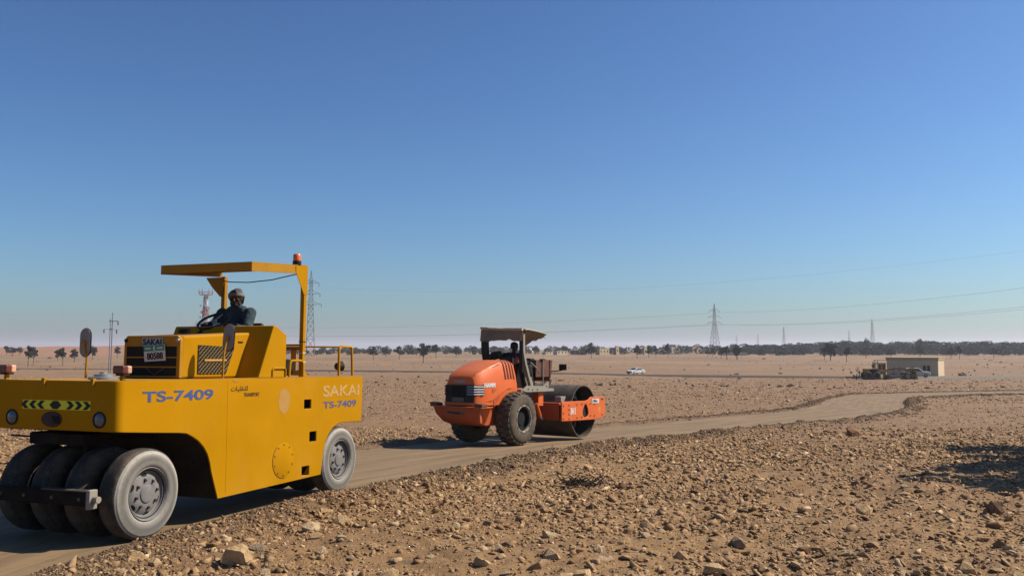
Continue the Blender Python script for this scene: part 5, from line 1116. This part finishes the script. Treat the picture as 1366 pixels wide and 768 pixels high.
for lv, sg, a, nm in ((.85, -1, 5.25, 'thin grey power line, the topmost right of the tall pylon'), (.60, -1, 7, 'thin grey power line, upper one of the low pair right of the tall pylon'), (.60, 1, 7, 'thin grey power line, lower one of the low pair right of the tall pylon')):
    wire('power_line', nm, arm_pt(py0, lv, sg, a), arm_pt(py1, lv, sg, a), 3.6, .055, 'power lines')
for lv, sg, a, nm in ((.85, -1, 5.25, 'thin power line, the topmost left of the tall pylon'), (.60, -1, 7, 'thin power line, upper one of the low pair above the orange roller'), (.60, 1, 7, 'thin power line, lower one of the low pair above the orange roller')):
    wire('power_line', nm, arm_pt(py0, lv, sg, a), arm_pt(py2, lv, sg, a), 7, .075, 'power lines')
py4 = pylon('narrow lattice pylon beyond the right edge carrying the faint high wire', (176, 250, HD(176, 250)), 44, R(12), src=py3); py4.scale = (44/44,)*3
bpy.context.view_layer.update()
wire('power_line', 'very faint thin wire crossing the sky high above the other power lines on the right', py3.matrix_world @ Vector((3.9, 0, 44*.85-1.6)), py4.matrix_world @ Vector((-4.5, 0, 44*.85-1.2)), 8, .014, 'power lines')
# twin pole with cross arms at the left
x, y, z = dist_at(150, 192); tp_ = thing('utility_pole', 'twin slim steel poles with a cross arm and hanging insulators at the left', 'utility pole', (x, y, z))
MB().tube([(0, 0, -.5), (0, 0, 12.9)], [.14, .09], 8).build('pole', M['galv'], tp_); MB().tube([(-.62, .4, -.5), (-.60, .4, 11.6)], [.12, .08], 8).build('pole', M['galv'], tp_)
MB().box(-.7, 1.3, -.08, .08, 10.95, 11.1).build('cross_arm', M['galv'], tp_); MB().box(-.62, .05, -.05, .45, 9.3, 9.42).build('brace', M['galv'], tp_); MB().tube([(-1.8, 0, 9.3), (1.2, 0, 9.15)], .03, 6).build('wire_arm', M['galv'], tp_)
for xx, zz in ((1.25, 10.95), (-1.75, 9.25), (1.0, 9.15)): MB().lathe([(.03, 0), (.14, -.1), (.10, -.2), (.15, -.35), (.10, -.5), (.14, -.7), (.03, -.85)], (xx, 0, zz), (0, 0, 1), 10).build('insulator', M['brownplate'], tp_)
# red and white telecom mast
x, y, z = dist_at(274, 345); tm = thing('telecom_mast', 'red and white lattice telecom mast with an antenna platform behind the driver', 'mast', (x, y, z)); top = 27.0-0.4; nb = 6
for k in range(nb):
    z0, z1 = -.5+(top-1.2)*k/nb, -.5+(top-1.2)*(k+1)/nb; mb = MB(); w0 = 1.5-.95*k/nb; w1 = 1.5-.95*(k+1)/nb; lattice(mb, z0, z1, w0, w1, 2, .17, .10); mb.build('mast_section', M['redmast'] if (nb-k) % 2 == 0 else M['white'], tm)
mb = MB().lathe([(.4, 0), (2.4, .0), (2.4, .12), (.4, .12)], (0, 0, top-1.3), (0, 0, 1), 12)
for a in np.linspace(0, 2*PI, 13)[:-1]: mb.tube([(2.35*math.cos(a), 2.35*math.sin(a), top-1.2), (2.35*math.cos(a), 2.35*math.sin(a), top-.1)], .05, 4)
mb.lathe([(2.35, 0), (2.42, .0), (2.42, .1), (2.35, .1)], (0, 0, top-.2), (0, 0, 1), 12); mb.build('platform', M['redmast'], tm)
for a in np.linspace(.3, 2*PI+.3, 7)[:-1]: MB().box(-.15, .15, -.09, .09, top-1.2, top+.9).build('antenna', M['white'], tm).location = (2.5*math.cos(a), 2.5*math.sin(a), 0)
for (xx, zz, rr) in ((1.3, top-6.5, .55), (1.2, top-9.5, .6), (-1.2, top-8, .5), (.9, top-11, .45), (-1.6, top-5.5, .3), (-1.7, top-10, .3)): MB().lathe([(.05, -.25), (rr, 0), (rr, .08), (.0005, .05)], (xx, -.9, zz), (.3, -1, 0), 16).build('dish', M['white'], tm)
# ------------------------------------------------------------------ village walls
def vil(px0, px1, ptop, pbot, label, mat='ochre', d=None, dep=7, name='village_house'):
    d = (d or 550) if name == 'village_house' else (d or gpix((px0+px1)/2, pbot)[1]); x0, x1 = (px0-CX)/F*d, (px1-CX)/F*d; zb = HD((x0+x1)/2, d); zt = CAMZ+(YH-ptop)/F*d; hgt = zt-zb
    hs_ = name == 'village_house'; t_ = thing(name, label, 'house' if hs_ else 'wall', ((x0+x1)/2, d, zb), R(52) if hs_ else 0); w = (x1-x0)/2*(1.35 if hs_ else 1); dep = (x1-x0)*.35 if hs_ else dep
    MB().box(-w, w, 0, dep, -1.5, hgt).build('wall', M[mat], t_, .05)
    if name == 'village_house':
        MB().box(-w-.15, w+.15, -.15, dep+.15, hgt+.005, hgt+.35).build('parapet', M[mat], t_, .05)
        nwin = max(1, int(w*2/3.2))
        for q in range(nwin): xx = -w+(q+.5)*2*w/nwin; MB().box(xx-.45, xx+.45, -.06, .05, hgt*.40, hgt*.40+1.2).build('window', M['glass'], t_)
    return t_
vil(797, 815, 464.8, 471.5, 'ochre flat roofed house right of the orange roller among trees'); vil(821, 826, 462.0, 471.5, 'narrow tall ochre house among the distant trees')
vil(858, 864.5, 463.0, 472, 'slim pale yellow house between the far trees'); vil(741, 759, 468.8, 472, 'long low cream house behind the orange roller console', 'concrete'); vil(641, 648, 466.5, 471, 'tiny white house in the tree line left of the orange roller', 'white', 700)
vil(700, 713, 464.0, 467, 'pale roof showing between trees behind the orange roller canopy', 'white', 740); vil(938, 947, 463.2, 467, 'white roof beneath the tall pylon', 'white', 760); vil(726, 742, 470.0, 472.4, 'low pale shed at the foot of the trees behind the orange roller', 'concrete', 560)
# earth bank with a pale wall
d = 640; pts = []
x0, x1 = (866-CX)/F*d, (994-CX)/F*d; mb = MB(); rings = []
for t_ in np.linspace(0, 1, 40):
    x = x0+(x1-x0)*t_; hgt = (1.2+3.6*math.sin(PI*min(1, t_*1.15))**.7*(1 if t_ < .87 else max(.3, (1-t_)/.13)))*(1+.25*nz(t_, 0, 14, 9)); zb = HD(x, d)-.4
    rings.append([(x, d-9, zb), (x, d-3+nz(t_, 1, 9, 3), zb+hgt*.75), (x, d, zb+hgt), (x, d+4, zb+hgt*.95), (x, d+14, zb)])
mb.loft(rings, closed=False, caps=False); M['bank'] = paint('earth_bank_soil', (.34, .235, .15), .95, 0, .3, .15, None, .15, .3); tag(mb.build('earth_bank', M['bank'], ang=60), kind='structure')
vil(958, 996, 470.0, 474.0, 'long low pale boundary wall behind the cluster of acacias', 'concrete', 520, .4, 'boundary_wall')
vil(866, 905, 471.2, 473.6, 'low whitish boundary wall left of the earth bank', 'concrete', 600, .4, 'boundary_wall')

# ------------------------------------------------------------------ trees and shrubs
def leaf_mat(name, a, b):
    t = NT(name); g_ = t.n('ShaderNodeNewGeometry'); oi = t.n('ShaderNodeObjectInfo'); c = t.ramp(g_.outputs['Random Per Island'], [(0., a), (.6, tuple((p+q)/2 for p, q in zip(a, b))), (1., b)])
    m = t.set(c, .7); t.b.inputs['Specular IOR Level'].default_value = .1; return m
M['tuft'] = leaf_mat('dry_tuft', (.06, .045, .025), (.14, .10, .055)); M['leaf'] = leaf_mat('dusty_acacia_leaves', (.05, .058, .034), (.12, .125, .08)); M['leaf_dark'] = leaf_mat('dark_palm_grove_leaves', (.012, .045, .016), (.036, .085, .034)); M['bark'] = paint('grey_bark', (.10, .075, .055), .95, 0, .2, .2, None, 3, .4)
def crown_arrays(r, blobs, leaves, ls, seed):
    g_ = np.random.default_rng(seed); V = []; 
    for _ in range(1):
        which = g_.integers(0, len(blobs), leaves); B = np.array(blobs)[which]; d_ = g_.normal(0, 1, (leaves, 3)); d_ /= np.linalg.norm(d_, axis=1)[:, None]; rr = g_.uniform(.25, 1.08, leaves)**.6
        Cn = B[:, :3]+d_*rr[:, None]*B[:, 3:6]
        a = g_.normal(0, 1, (leaves, 3)); a /= np.linalg.norm(a, axis=1)[:, None]; b = np.cross(a, g_.normal(0, 1, (leaves, 3))); b /= np.linalg.norm(b, axis=1)[:, None]; s = (ls*g_.uniform(.5, 1.3, leaves))[:, None]
        V = np.stack([Cn+a*s, Cn+b*s*.6, Cn-a*s, Cn-b*s*.6], 1).reshape(-1, 3)
    return V, np.arange(len(V)).reshape(-1, 4)
def tree_proto(seed, h=5.0, w=2.0, trunk=1.7, multi=1, leaf='leaf', dense=900, flat=.62):
    r = random.Random(seed); mb = MB(); blobs = []
    for s_ in range(multi):
        x0 = (s_-(multi-1)/2)*.6; lean = r.uniform(-.25, .25); base = Vector((x0, r.uniform(-.3, .3), -.3)); fork = Vector((x0+lean, base.y+r.uniform(-.2, .2), trunk*.85)); mb.tube([base, base.lerp(fork, .5)+Vector((r.uniform(-.1, .1), 0, 0)), fork], [.17, .13, .11], 7)
        for k in range(6):
            a = r.uniform(0, 2*PI); rad = w*r.uniform(.25, .72); zz = r.uniform(trunk+.4, h*.86); e = Vector((fork.x+rad*math.cos(a), fork.y+rad*math.sin(a), zz)); mid = fork.lerp(e, .5)+Vector((0, 0, -.15+.3*r.random())); mb.tube([fork, mid, e], [.09, .06, .025], 5)
            br = w*r.uniform(.34, .58); blobs.append((e.x, e.y, e.z, br, br, br*flat*r.uniform(.8, 1.2)))
            for q in range(2): b2 = br*r.uniform(.4, .65); an = r.uniform(0, 6.28); blobs.append((e.x+br*.8*math.cos(an), e.y+br*.8*math.sin(an), e.z+r.uniform(-.3, .4)*br, b2, b2, b2*flat))
    blobs.append((0, 0, h-w*.3, w*.5, w*.5, w*.3))
    V, Fq = crown_arrays(1, blobs, int(dense*2.3), .24, seed); 
    V[:, 2] = np.clip(V[:, 2], trunk*.75, None); tm_ = mb.mesh('trunk'); bm = bmesh.new(); bm.from_mesh(tm_); finish(bm, 60); bm.to_mesh(tm_); bm.free(); tm_.materials.append(M['bark'])
    cm = from_arrays('crown', V, Fq, 4); cm.materials.append(M[leaf]); return tm_, cm, V[:, 2].max(), max(V[:, 0].max(), -V[:, 0].min())
PROT = [tree_proto(1, 5, 2.0, 1.8), tree_proto(2, 5, 1.7, 2.0), tree_proto(3, 5, 2.3, 1.5, 2), tree_proto(4, 5, 1.5, 1.6, 1, 'leaf', 700, .8), tree_proto(5, 5, 2.6, 2.1, 1, 'leaf', 1000, .45), tree_proto(6, 5, 2.1, 1.2, 2, 'leaf_dark', 1100, .8)]
def tree(px, ptop, pbase, wpx, label, k, group='scattered desert trees', d=None, rz=None, name='acacia_tree'):
    tm_, cm, hh, ww = PROT[k]; p = np.array(dist_at(px, d)) if d else np.array(at(px, pbase)); m = p[1]/F
    h = CAMZ+(YH-ptop)*m-p[2]; w = wpx*m/2
    t_ = thing(name, label, 'tree', p, rz if rz is not None else random.uniform(0, 6.28), group); t_.scale = (w/ww, w/ww, h/hh)
    for nm, me in (('trunk', tm_), ('crown', cm)): o = bpy.data.objects.new(nm, me); COL.objects.link(o); o.parent = t_
    return t_
TL = [(8, 461, 474, 9, 'small dark tree at the far left edge below the dune crest', 3), (15.5, 462.5, 476, 12, 'second small tree from the left edge', 0), (26, 462, 474, 13, 'wide low tree right of the two small trees at the left edge', 2), (38, 460, 489, 13, 'tallest leafy tree left of the yellow roller mirror', 1), (44.5, 462, 485, 13, 'round tree touching the tallest tree on the left', 0),
      (77, 466, 481.5, 8.5, 'narrow small tree in the middle of the left plain', 3), (83, 462.5, 488, 11, 'slim upright tree with a bare lower trunk on the left plain', 1), (99, 464.5, 484, 12.5, 'round crowned tree between the slim tree and the roller mirror', 0), (123, 460, 480, 14, 'dark tree behind the left mirror of the yellow roller', 2), (156, 461.5, 477, 10, 'tree just right of the twin utility poles', 0),
      (71, 461.5, 464.5, 4, 'tiny tree on the dune crest at left', 3), (78.5, 461.5, 464.5, 4, 'other tiny tree on the dune crest at right of its twin', 3),
      (498, 461.5, 480, 12, 'leaning grey tree right of the yellow roller tail', 4), (515, 463, 476, 12, 'dim tree between two lone trees near the yellow roller', 2), (533, 461, 479, 14, 'thin crowned grey tree on the plain left of the dark round tree', 4), (563.5, 457, 484, 18, 'dark round tree standing closest on the plain left of the orange roller', 0), (581, 458.5, 478, 13, 'taller grey tree right of the dark round tree', 1), (608, 462, 476.5, 13, 'pale sparse tree left of the orange roller hood', 4),
      (633, 461, 473, 13, 'bushy tree just left of the orange roller canopy', 2), (715, 461, 473, 12, 'tree beneath the torn front flap of the orange roller', 0), (752, 460, 472, 13, 'broad tree above the cream house behind the orange roller', 2), (789, 456.5, 477.5, 15, 'tall branching tree left of the ochre house', 4), (850, 459.5, 478, 12, 'leafy tree above the white saloon car', 0), (865, 461.5, 477, 10, 'thin tree right of the slim yellow house', 4), (874.5, 463, 476, 8, 'low thin tree before the earth bank', 3), (891, 457.5, 477, 8, 'narrow upright tree in front of the earth bank', 1),
      (944, 465, 476.5, 8, 'small sparse tree left of the acacia cluster', 4), (951, 464, 476, 7, 'small thin tree under the tall pylon', 3), (962, 463, 478.5, 10, 'leftmost acacia of the cluster by the tall pylon', 0), (969, 461, 480, 13, 'middle acacia of the cluster by the tall pylon', 1), (983, 458.5, 480, 16, 'tall right hand acacia of the cluster by the tall pylon', 5),
      (1099, 464, 480.5, 8, 'slight tree left of the big dark tree', 3), (1107.5, 454, 481, 22, 'big dark tree with a broad crown standing before the grove', 5), (1130, 462, 483.5, 11, 'lone tree nearest the grader on its left', 1), (1155, 462.5, 478, 17, 'wide brownish tree above the grader tail', 4), (1189, 464.5, 477.5, 18, 'flat topped brown tree above the grader cab', 4), (1226.5, 459, 477, 14, 'dark bushy tree above the cream hut roof', 5), (1268, 462, 478.5, 11, 'thin tree right of the cream hut', 4), (1279.5, 460, 479, 9, 'upright tree second right of the cream hut', 1), (1325, 463, 478, 12, 'lone small tree near the right edge before the grove', 0)]
for a in TL: tree(*a)
# tall crowns that stand out of the far grove
for px, tp, w, lab in ((1155, 449.5, 13, 'rounded crown rising from the grove left of the faint pylon'), (1226, 450.5, 21, 'highest crown of the grove behind the cream hut'), (1312, 453.5, 22, 'broad dome crown of the grove right of the cream hut'), (1340, 454, 20, 'wide crown of the grove near the right edge'), (1125, 452.5, 20, 'domed crown of the grove behind the big dark tree')):
    tree(px, tp, 470, w, lab, 5, 'tall crowns in the grove', d=560, name='grove_tree')
# the far grove itself: one dark mass of crowns
def grove(name, label, spans, mat, seed):
    g_ = np.random.default_rng(seed); Vs = []
    for px0, px1, d0, d1, n, topf, lf in spans:
        px = g_.uniform(px0, px1, n); d_ = g_.uniform(d0, d1, n)
        for a, b in zip(px, d_):
            tp = topf(a)+g_.uniform(-1.6, 3.6); x = (a-CX)/F*b; zb = HD(x, b); zt = CAMZ+(YH-tp)/F*b; h = max(2.2, zt-zb); w = h*g_.uniform(.45, .8); L = lf
            zz = g_.uniform(.02, 1, L)**.8*h; env = np.sqrt(np.clip(1-((zz/h-.48)/.54)**2, .04, 1)); an = g_.uniform(0, 2*PI, L); rr = w*env*g_.uniform(.3, 1, L)**.5*(1+.25*np.sin(an*3+a))
            Cn = np.stack([x+rr*np.cos(an), b+rr*np.sin(an), zb+zz], 1); u_ = g_.normal(0, 1, (L, 3)); u_ /= np.linalg.norm(u_, axis=1)[:, None]; v_ = np.cross(u_, g_.normal(0, 1, (L, 3))); v_ /= np.linalg.norm(v_, axis=1)[:, None]; s = (.55*g_.uniform(.5, 1.4, L))[:, None]
            Vs.append(np.stack([Cn+u_*s, Cn+v_*s*.7, Cn-u_*s, Cn-v_*s*.7], 1).reshape(-1, 3))
    V = np.concatenate(Vs); me = from_arrays(name, V, np.arange(len(V)).reshape(-1, 4), 4); return tag(link(name, me, M[mat]), label, 'trees', kind='stuff')
top_l = lambda x: np.interp(x, [380, 480, 560, 600, 650, 720, 780, 860, 930, 960, 1000], [464, 463, 460, 462, 462, 461.5, 460.5, 461, 459, 461, 461])
top_r = lambda x: np.interp(x, [920, 985, 1010, 1060, 1100, 1125, 1160, 1200, 1226, 1260, 1310, 1366, 1500], [463, 459.5, 460.5, 458.5, 457, 455, 457, 456.5, 454.5, 457.5, 456, 456.5, 456])
grove('far_trees', 'far off line of grey green trees along the horizon behind the orange roller', [(330, 1000, 620, 900, 210, lambda x: top_l(x)+.8, 150), (380, 960, 540, 640, 60, lambda x: top_l(x)+3.5, 120)], 'leaf', 5)
grove('date_grove', 'dense dark green grove filling the horizon on the right', [(975, 1470, 600, 760, 330, lambda x: top_r(x)+.2, 230), (985, 1470, 520, 600, 170, lambda x: top_r(x)+5, 170)], 'leaf_dark', 6)
# low desert shrubs
def shrub(px, pb, wpx, label, mat='leaf', n=140):
    p = at(px, pb); m = p[1]/F; w = wpx*m/2; V, Fq = crown_arrays(1, [(0, 0, w*.45, w, w, w*.55), (w*.5, 0, w*.35, w*.6, w*.6, w*.4), (-w*.5, 0, w*.3, w*.5, w*.5, w*.4)], n, w*.16, int(px)); me = from_arrays('foliage', V, Fq, 4); t_ = thing('shrub', label, 'shrub', p, 0, 'low desert shrubs'); link('foliage', me, M[mat], t_)
    mb = MB()
    for k in range(7): a = k*.9; mb.tube([(0, 0, -.05), (w*.4*math.cos(a), w*.4*math.sin(a), w*.35), (w*.8*math.cos(a), w*.8*math.sin(a), w*.6)], [w*.04, w*.03, w*.012], 5)
    mb.build('stem', M['bark'], t_)
shrub(1053.5, 514, 9, 'brown dry bush on the plain left of the grader'); shrub(1284, 502.5, 11, 'grey green bush beside the track right of the cream hut'); shrub(982, 499, 7, 'small bush on the far side of the grey track', n=90); shrub(1041, 498.5, 6, 'tiny bush left of the grader beyond the grey track', n=80); shrub(945, 487, 5, 'dark speck of a bush in the middle of the plain', n=60); shrub(1019, 479.5, 6, 'low bush on the far plain right of the acacia cluster', n=60); shrub(66, 478, 6, 'little bush on the left plain between trees', n=70); shrub(1335, 484.5, 5, 'small bush near the right edge on the plain', n=60)
x, y = field(1500, 110, 520, 1., 0, 1400); k = rng.uniform(0, 1, len(x)) < np.clip(vnoise(x/45, y/60, 61)*2+.5, .05, 1); x, y, d = offroad(x[k], y[k], 2); s = np.exp(rng.normal(math.log(.24), .4, len(x))); dry = [(np.array(a_), np.array(b_)) for a_, b_ in [shard(14, 900+q) for q in range(6)]]
tag(scatter('dry_tufts', x, y, np.clip(s, .1, .6), dry, M['tuft']), 'scattered dark dry tufts and clods on the far plain', 'dry tufts', kind='stuff')
# dead twigs on the rubble
x, y, z = gpix(775, 652); mb = MB(); r_ = random.Random(3)
for k in range(44):
    a = r_.uniform(-.5, .6)+(PI if r_.random() < .5 else 0); L = r_.uniform(.10, .34); q = Vector((r_.uniform(-.26, .26), r_.uniform(-.16, .16), r_.uniform(0, .06))); mb.tube([q, q+Vector((L*.5*math.cos(a), L*.5*math.sin(a), r_.uniform(.02, .14))), q+Vector((L*math.cos(a), L*math.sin(a), r_.uniform(0, .12)))], [.010, .008, .003], 5)
M['twig'] = paint('dead_wood', (.05, .035, .025), .9, 0, .1, .3); o = mb.build('dead_branch', M['twig']); o.location = (x, y, H(x, y)+.02); tag(o, 'tangle of dark dead twigs lying on the rubble in the middle foreground', 'branch')
# unseen trees added outside the right edge to cast the rubble's shadow
HAZE = .00019
# ------------------------------------------------------------------ added shade trees beyond the right edge, light, sky, air
SEL = R(44); SAZ = Vector((.985, .17, 0)).normalized(); SD = Vector((SAZ.x*math.cos(SEL), SAZ.y*math.cos(SEL), math.sin(SEL)))
tm_, cm, hh, ww = tree_proto(12, 7.6, 5.2, 4.0, 2, 'leaf', 3800, .5)
t_ = thing('added_shade_tree', 'spreading acacia added unseen beyond the right edge to shade the rubble', 'tree', (21.2, 18.9, H(21.2, 18.9)), .4)
for nm, me in (('trunk', tm_), ('crown', cm)): o = bpy.data.objects.new(nm, me); COL.objects.link(o); o.parent = t_
t2_ = copy_tree(t_); t2_.location = (16.3, 17.0, H(16.3, 17.0)); t2_.scale = (.58, .58, .95); t2_.rotation_euler = (0, 0, 2.1); t2_['label'] = 'tall narrow acacia added unseen beyond the right edge to extend the shadow'  # unseen second tree, added and shaped to extend that shadow
sd = bpy.data.lights.new('sun', 'SUN'); sd.energy = 5; sd.angle = R(.53); sd.color = (1, .91, .77); so = bpy.data.objects.new('sun', sd); COL.objects.link(so); so.rotation_euler = SD.to_track_quat('Z', 'Y').to_euler(); so.location = (40, 10, 40)
W = bpy.data.worlds.new('World'); SC.world = W; W.use_nodes = True; nt = W.node_tree; nt.nodes.clear()
sk = nt.nodes.new('ShaderNodeTexSky'); sk.sky_type = 'NISHITA'; sk.sun_disc = False; sk.sun_elevation = SEL; sk.sun_rotation = math.atan2(SAZ.x, SAZ.y); sk.altitude = 0; sk.air_density = 1.0; sk.dust_density = 1.0; sk.ozone_density = 3
bg = nt.nodes.new('ShaderNodeBackground'); bg.inputs[1].default_value = .05; ow_ = nt.nodes.new('ShaderNodeOutputWorld'); hs = nt.nodes.new('ShaderNodeGamma'); hs.inputs[1].default_value = 1.3; nt.links.new(sk.outputs[0], hs.inputs['Color'])
tn = nt.nodes.new('ShaderNodeMix'); tn.data_type = 'RGBA'; tn.blend_type = 'MULTIPLY'; tn.inputs['Factor'].default_value = 1; tn.inputs[7].default_value = (.595, .80, .97, 1); nt.links.new(hs.outputs[0], tn.inputs[6]); nt.links.new(tn.outputs[2], bg.inputs[0]); nt.links.new(bg.outputs[0], ow_.inputs[0])
vs = SC.view_settings; vs.view_transform = 'Standard'; vs.look = 'None'; vs.exposure = .5; vs.gamma = 1; vs.use_curve_mapping = False
if HAZE:
    hz = MB().box(-5500, 5500, -60, 9200, -8, 62).build('haze', None); t = bpy.data.materials.new('desert_haze'); t.use_nodes = True; t.node_tree.nodes.clear()
    vo = t.node_tree.nodes.new('ShaderNodeVolumePrincipled'); vo.inputs['Color'].default_value = (.84, .87, 1, 1); vo.inputs['Density'].default_value = HAZE; vo.inputs['Anisotropy'].default_value = .3
    om = t.node_tree.nodes.new('ShaderNodeOutputMaterial'); t.node_tree.links.new(vo.outputs[0], om.inputs['Volume']); hz.data.materials.append(t); tag(hz, kind='stuff'); hz['label'] = 'thin pale desert haze over the whole plain'; hz['category'] = 'haze'
SC.cycles.max_bounces = 4; SC.cycles.diffuse_bounces = 1; SC.cycles.volume_bounces = 1
